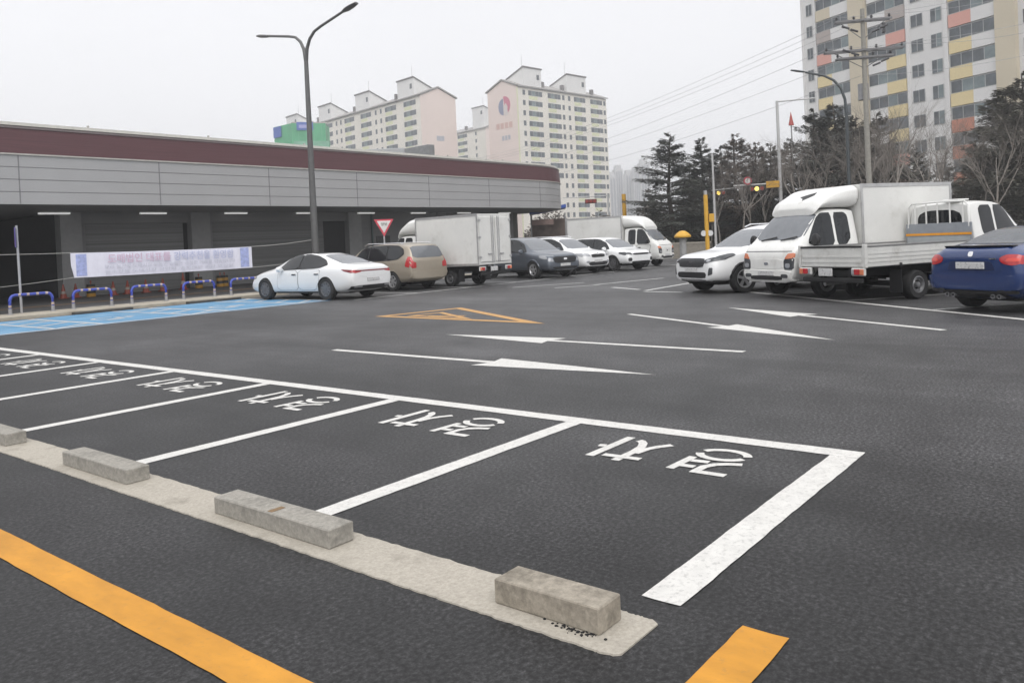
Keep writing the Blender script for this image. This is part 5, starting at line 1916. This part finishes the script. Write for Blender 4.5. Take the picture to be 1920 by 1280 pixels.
def conifer_meshes(seed, H, Rb, z0, droop, n_wh, dens=1.0, leaf=.105):
    """tapered trunk, whorls of drooping limbs carrying many small needle sprays"""
    rr = random.Random(seed)
    tk = MB()
    bend = [(rr.uniform(-.15, .15), rr.uniform(-.15, .15)) for _ in range(5)]
    tk.tube([(bend[i][0] * (i > 0), bend[i][1] * (i > 0), H * i / 4) for i in range(5)], [.20, .16, .12, .07, .02], 8)
    fo = MB()
    for w in range(n_wh):
        t = w / (n_wh - 1)
        z = z0 + (H * .985 - z0) * t + rr.uniform(-.18, .18)
        r0 = Rb * (1 - t) ** .72 * (1.0 if t > .12 else .8) + .15
        nb = rr.randint(4, 7) if t < .85 else 3
        for k in range(nb):
            if rr.random() < .10: continue
            a = rr.uniform(0, 2 * math.pi)
            L = r0 * rr.uniform(.45, 1.12)
            up = rr.uniform(-.05, .25) + t * .5
            pts = []
            for s in range(5):
                u = s / 4
                pts.append(Vector((math.cos(a) * L * u, math.sin(a) * L * u, z + L * (up * u - droop * u * u + .18 * u ** 3))))
            tk.tube([tuple(p) for p in pts], [.045 * (1 - t * .6), .035, .025, .015, .006], 4)
            ns = int((30 + 92 * L) * dens)
            for q in range(ns):
                u = rr.uniform(.18, 1.03) ** .8
                i = min(3, int(u * 4))
                p = pts[i].lerp(pts[i + 1], min(1.05, u * 4 - i))
                side = rr.uniform(-1, 1) * L * .34 * (1.12 - u * .6)
                p = p + Vector((-math.sin(a) * side, math.cos(a) * side, -abs(side) * .25 + rr.uniform(-.12, .10)))
                ln = leaf * rr.uniform(1.0, 2.6)
                wd = leaf * rr.uniform(.22, .55)
                da = a + side * 1.1 + rr.uniform(-.8, .8)
                d = Vector((math.cos(da), math.sin(da), rr.uniform(-.55, .35))).normalized()
                e = d.cross(Vector((rr.uniform(-.4, .4), rr.uniform(-.4, .4), 1))).normalized() * wd
                o = len(fo.v)
                fo.v += [tuple(p - e * .6), tuple(p + d * ln * .5 - e), tuple(p + d * ln), tuple(p + d * ln * .5 + e)]
                fo.f.append((o, o + 1, o + 2, o + 3)); fo.m.append(0)
    return tk.mesh('trunk', BRK, True, fix=False), fo


def bare_mesh(seed, H, spread=.5, depth=5, lean=0):
    rr = random.Random(seed)
    tk, tw = MB(), MB()

    def grow(p, d, L, rad, lev):
        pts = [p]
        q = p
        dd = d.copy()
        for _ in range(3):
            dd = (dd + Vector((rr.uniform(-.16, .16), rr.uniform(-.16, .16), rr.uniform(-.02, .14)))).normalized()
            q = q + dd * L / 3
            pts.append(q)
        (tk if lev < 2 else tw).tube([tuple(x) for x in pts], [rad, rad * .88, rad * .76, rad * .62], 6 if lev < 2 else 3, cap=False)
        if lev >= depth: return
        nb = rr.randint(2, 3) if lev else 4
        if lev >= 2: nb = rr.randint(3, 4)
        for k in range(nb):
            a = rr.uniform(0, 2 * math.pi)
            ax = dd.orthogonal().normalized()
            ax.rotate(Matrix.Rotation(a, 3, dd))
            nd = (dd * rr.uniform(.75, 1.1) + ax * spread * rr.uniform(.6, 1.5) + Vector((0, 0, .12))).normalized()
            s = rr.choice((pts[-1], pts[-1], pts[2], pts[1] if lev else pts[2]))
            grow(s, nd, L * rr.uniform(.55, .82), rad * rr.uniform(.42, .58), lev + 1)
    grow(Vector((0, 0, 0)), Vector((lean, 0, 1)).normalized(), H * .36, H * .0085, 0)
    return tk.mesh('trunk', BRK2, True, fix=False), tw.mesh('crown', TWG, False, fix=False)


CON_V = []
for i, (H, Rb, z0, dr, nw, dn) in enumerate(((9.0, 3.5, 1.0, .36, 38, 1.0), (9.0, 2.3, .7, .22, 42, 1.0), (9.0, 2.6, 1.0, .16, 40, 1.0), (9.0, 2.2, 1.8, .10, 36, 1.0))):
    tm_, fo = conifer_meshes(50 + i, H, Rb, z0, dr, nw, dn)
    CON_V.append((tm_, [fo.mesh('crown', m, False, fix=False) for m in ((PIN1, PIN2, PIN3) if i else (PIN1, PIN2))]))
BAR_V = [bare_mesh(80 + i, 9, sp, 5 if i != 2 else 5, ln) for i, (sp, ln) in enumerate(((.5, .05), (.62, -.08), (.45, .2), (.7, 0)))]


def tree(kind, v, x, dep, H, label, m=0, rz=None, cat='tree', fat=1.0):
    p = at(x, dep)
    r = empty('conifer_tree' if kind == 'c' else 'bare_tree', (p.x, p.y, 0), random.Random(int(x * 7 + dep)).uniform(0, 6.3) if rz is None else rz, label, cat,
              'conifers along the road' if kind == 'c' else 'bare trees along the road')
    s = H / 9.0
    if kind == 'c': fat *= 1.22
    r.scale = (s * fat, s * fat, s)
    if kind == 'c':
        link('trunk', CON_V[v][0], r)
        link('crown', CON_V[v][1][m % len(CON_V[v][1])], r)
    else:
        link('trunk', BAR_V[v][0], r)
        link('crown', BAR_V[v][1], r)
    return r


tree('c', 0, 1262, 60, 9.0, 'broad drooping dark conifer standing alone at the left end of the tree row')
tree('c', 1, 1323, 64, 8.9, 'narrow pointed conifer behind the slim pale pole', 0)
tree('c', 0, 1300, 72, 7.6, 'shorter dark conifer filling the gap right of the broad drooping one', 0)
tree('c', 1, 1357, 66, 8.4, 'dark conifer just left of the left amber signal mast', 0)
tree('c', 2, 1388, 63, 9.0, 'bushy conifer directly behind the left traffic light mast', 2)
tree('c', 2, 1428, 66, 8.6, 'reddish-brown conifer above the right amber signal', 2)
tree('c', 1, 1452, 62, 8.0, 'olive conifer against the left side of the tall pale mast', 1)
tree('c', 2, 1487, 68, 9.0, 'conifer under the thin pole with the red cone', 1)
tree('c', 2, 1535, 60, 10.2, 'tall dark pine under the curved lamp arm', 0)
tree('c', 3, 1572, 63, 11.2, 'tall dark pine at the curved lamp post', 0)
tree('c', 3, 1610, 66, 10.6, 'dark pine behind the concrete utility pole', 0)
tree('c', 2, 1655, 62, 10.0, 'olive pine right of the concrete utility pole', 1)
tree('c', 3, 1890, 54, 10.2, 'large olive pine cut by the right edge', 1, fat=1.15)
tree('c', 2, 1930, 50, 10.5, 'broad dark pine at the right edge behind the blue saloon', 1, fat=1.1)
tree('c', 2, 1840, 66, 8.0, 'short olive pine in shade behind the flatbed cab', 1)
tree('c', 2, 1720, 70, 8.2, 'olive pine seen through bare branches above the middle of the cargo box', 0)
tree('c', 2, 1785, 72, 6.6, 'low pine below the orange panels', 1)
tree('c', 1, 1228, 80, 5.2, 'small dark conifer at the foot of the far towers', 0)
for i, (x, dep, H, v, lb) in enumerate(((1410, 58, 8.6, 0, 'bare tree between the two amber signals'), (1478, 60, 9.2, 1, 'bare tree right of the tall pale mast'), (1507, 57, 9.6, 2, 'pale bare tree beside the left edge of the coloured tower'), (1560, 56, 9.0, 3, 'bare tree just left of the curved lamp post'),
                                      (1640, 54, 10.0, 1, 'bare tree right of the utility pole above the cargo box'), (1680, 57, 10.6, 0, 'bare tree above the middle of the cargo box'), (1712, 52, 9.4, 2, 'leaning pale bare tree over the right half of the cargo box'), (1748, 56, 10.8, 3, 'tall bare tree over the right end of the cargo box'),
                                      (1778, 50, 9.6, 1, 'bare tree in front of the orange panels'), (1812, 54, 9.4, 0, 'bare tree above the flatbed cab'), (1850, 50, 9.0, 3, 'bare tree right of the orange panels'), (1880, 56, 10.5, 2, 'bare tree in front of the large olive pine'), (1350, 58, 6.5, 3, 'low bare tree behind the yellow pole'), (1725, 60, 10.2, 1, 'bare tree directly behind the leaning pale one'), (1660, 60, 9.8, 3, 'bare tree close to the right of the utility pole'), (1765, 62, 10.0, 0, 'bare tree against the left edge of the orange panels'), (1835, 60, 9.4, 1, 'bare tree against the beige strip of the coloured tower'), (1590, 60, 10.0, 1, 'bare tree just right of the curved lamp post'), (1535, 55, 8.4, 0, 'bare tree under the tip of the curved lamp'), (1395, 57, 8.2, 3, 'bare tree beside the left traffic light mast'), (1440, 60, 8.8, 2, 'bare tree behind the right amber signal'), (1335, 60, 8.0, 0, 'bare tree behind the yellow pole and slim pale pole'), (1625, 52, 10.6, 2, 'tall bare tree in front of the dark pine by the utility pole'), (1700, 50, 11.0, 1, 'tallest bare tree, in front of the small tower windows'), (1868, 47, 9.6, 0, 'bare tree before the large olive pine'), (1500, 52, 9.0, 3, 'bare tree between the tall mast and the curved lamp'), (1905, 52, 9.2, 1, 'bare tree at the right edge among the pines'), (1200, 70, 4.2, 3, 'low brown bare tree left of the broad conifer'), (1150, 74, 4.0, 1, 'low brown bare tree behind the far box truck'))):
    tree('b', v, x, dep, H, lb, cat='bare tree')

# undergrowth and woodland floor behind the trees: one mass nobody could count
rr = random.Random(9)
ub = MB()
for i in range(46000):
    x = rr.uniform(985, 2050)
    dep = rr.uniform(64, 84) if x > 1090 else rr.uniform(84, 92)
    top = 4.8 if x < 1215 else (5.0 if x < 1500 else 6.4)
    top *= .7 + .3 * math.sin(x * .05) * math.sin(x * .013 + 1)
    z = rr.uniform(0, 1) ** .9 * top * rr.uniform(.6, 1.15)
    p = at(x, dep)
    p.z = z
    a = rr.uniform(0, 6.3)
    d = Vector((math.cos(a), math.sin(a), rr.uniform(-.3, .9))).normalized() * rr.uniform(.22, .6)
    e = d.cross(Vector((rr.uniform(-1, 1), rr.uniform(-1, 1), 1))).normalized() * rr.uniform(.04, .16)
    o = len(ub.v)
    ub.v += [tuple(p - e), tuple(p + d * .5 - e), tuple(p + d), tuple(p + d * .5 + e)]
    ub.f.append((o, o + 1, o + 2, o + 3))
    ub.m.append(0 if rr.random() < (.5 if x > 1215 else .05) else 1)
tag(ub.build('undergrowth', [PIN1, TWG], fix=False), kind='stuff')
q = [at(1130, 54), at(2300, 32), at(2300, 120), at(1000, 140), at(1000, 80)]
struct(sheet('verge', [(v.x, v.y) for v in q], .004, SOIL))
# low clipped hedge / wall by the capped pillar
p0, p1 = at(1240, 52), at(1330, 50)
b = MB()
d = (p1 - p0); L_ = d.length
r = empty('low_wall', (p0.x, p0.y, 0), math.atan2(d.y, d.x), 'low pale concrete wall behind the capped pillar', 'wall')
box('wall', 0, L_, 0, .2, 0, .9, mat('low_wall_concrete', (.24, .22, .19), .9, var=.2), r)
box('coping', -.05, L_ + .05, -.03, .23, .902, .98, KRB, r)
HAZE = .0012

# ---------------------------------------------------------------- thin winter haze
hm = bpy.data.materials.new('haze')
hm.use_nodes = True
ht = hm.node_tree
ht.nodes.clear()
hv = ht.nodes.new("ShaderNodeVolumePrincipled")
hv.inputs['Color'].default_value = (.97, .98, 1.0, 1)
hv.inputs['Density'].default_value = HAZE
hv.inputs['Anisotropy'].default_value = .2
ho = ht.nodes.new("ShaderNodeOutputMaterial")
ht.links.new(hv.outputs[0], ho.inputs['Volume'])
hz = box('haze', -140, 780, -140, 560, -1.0, 72, hm)
hz.location = (0, 0, 0)
tag(hz, kind='stuff')
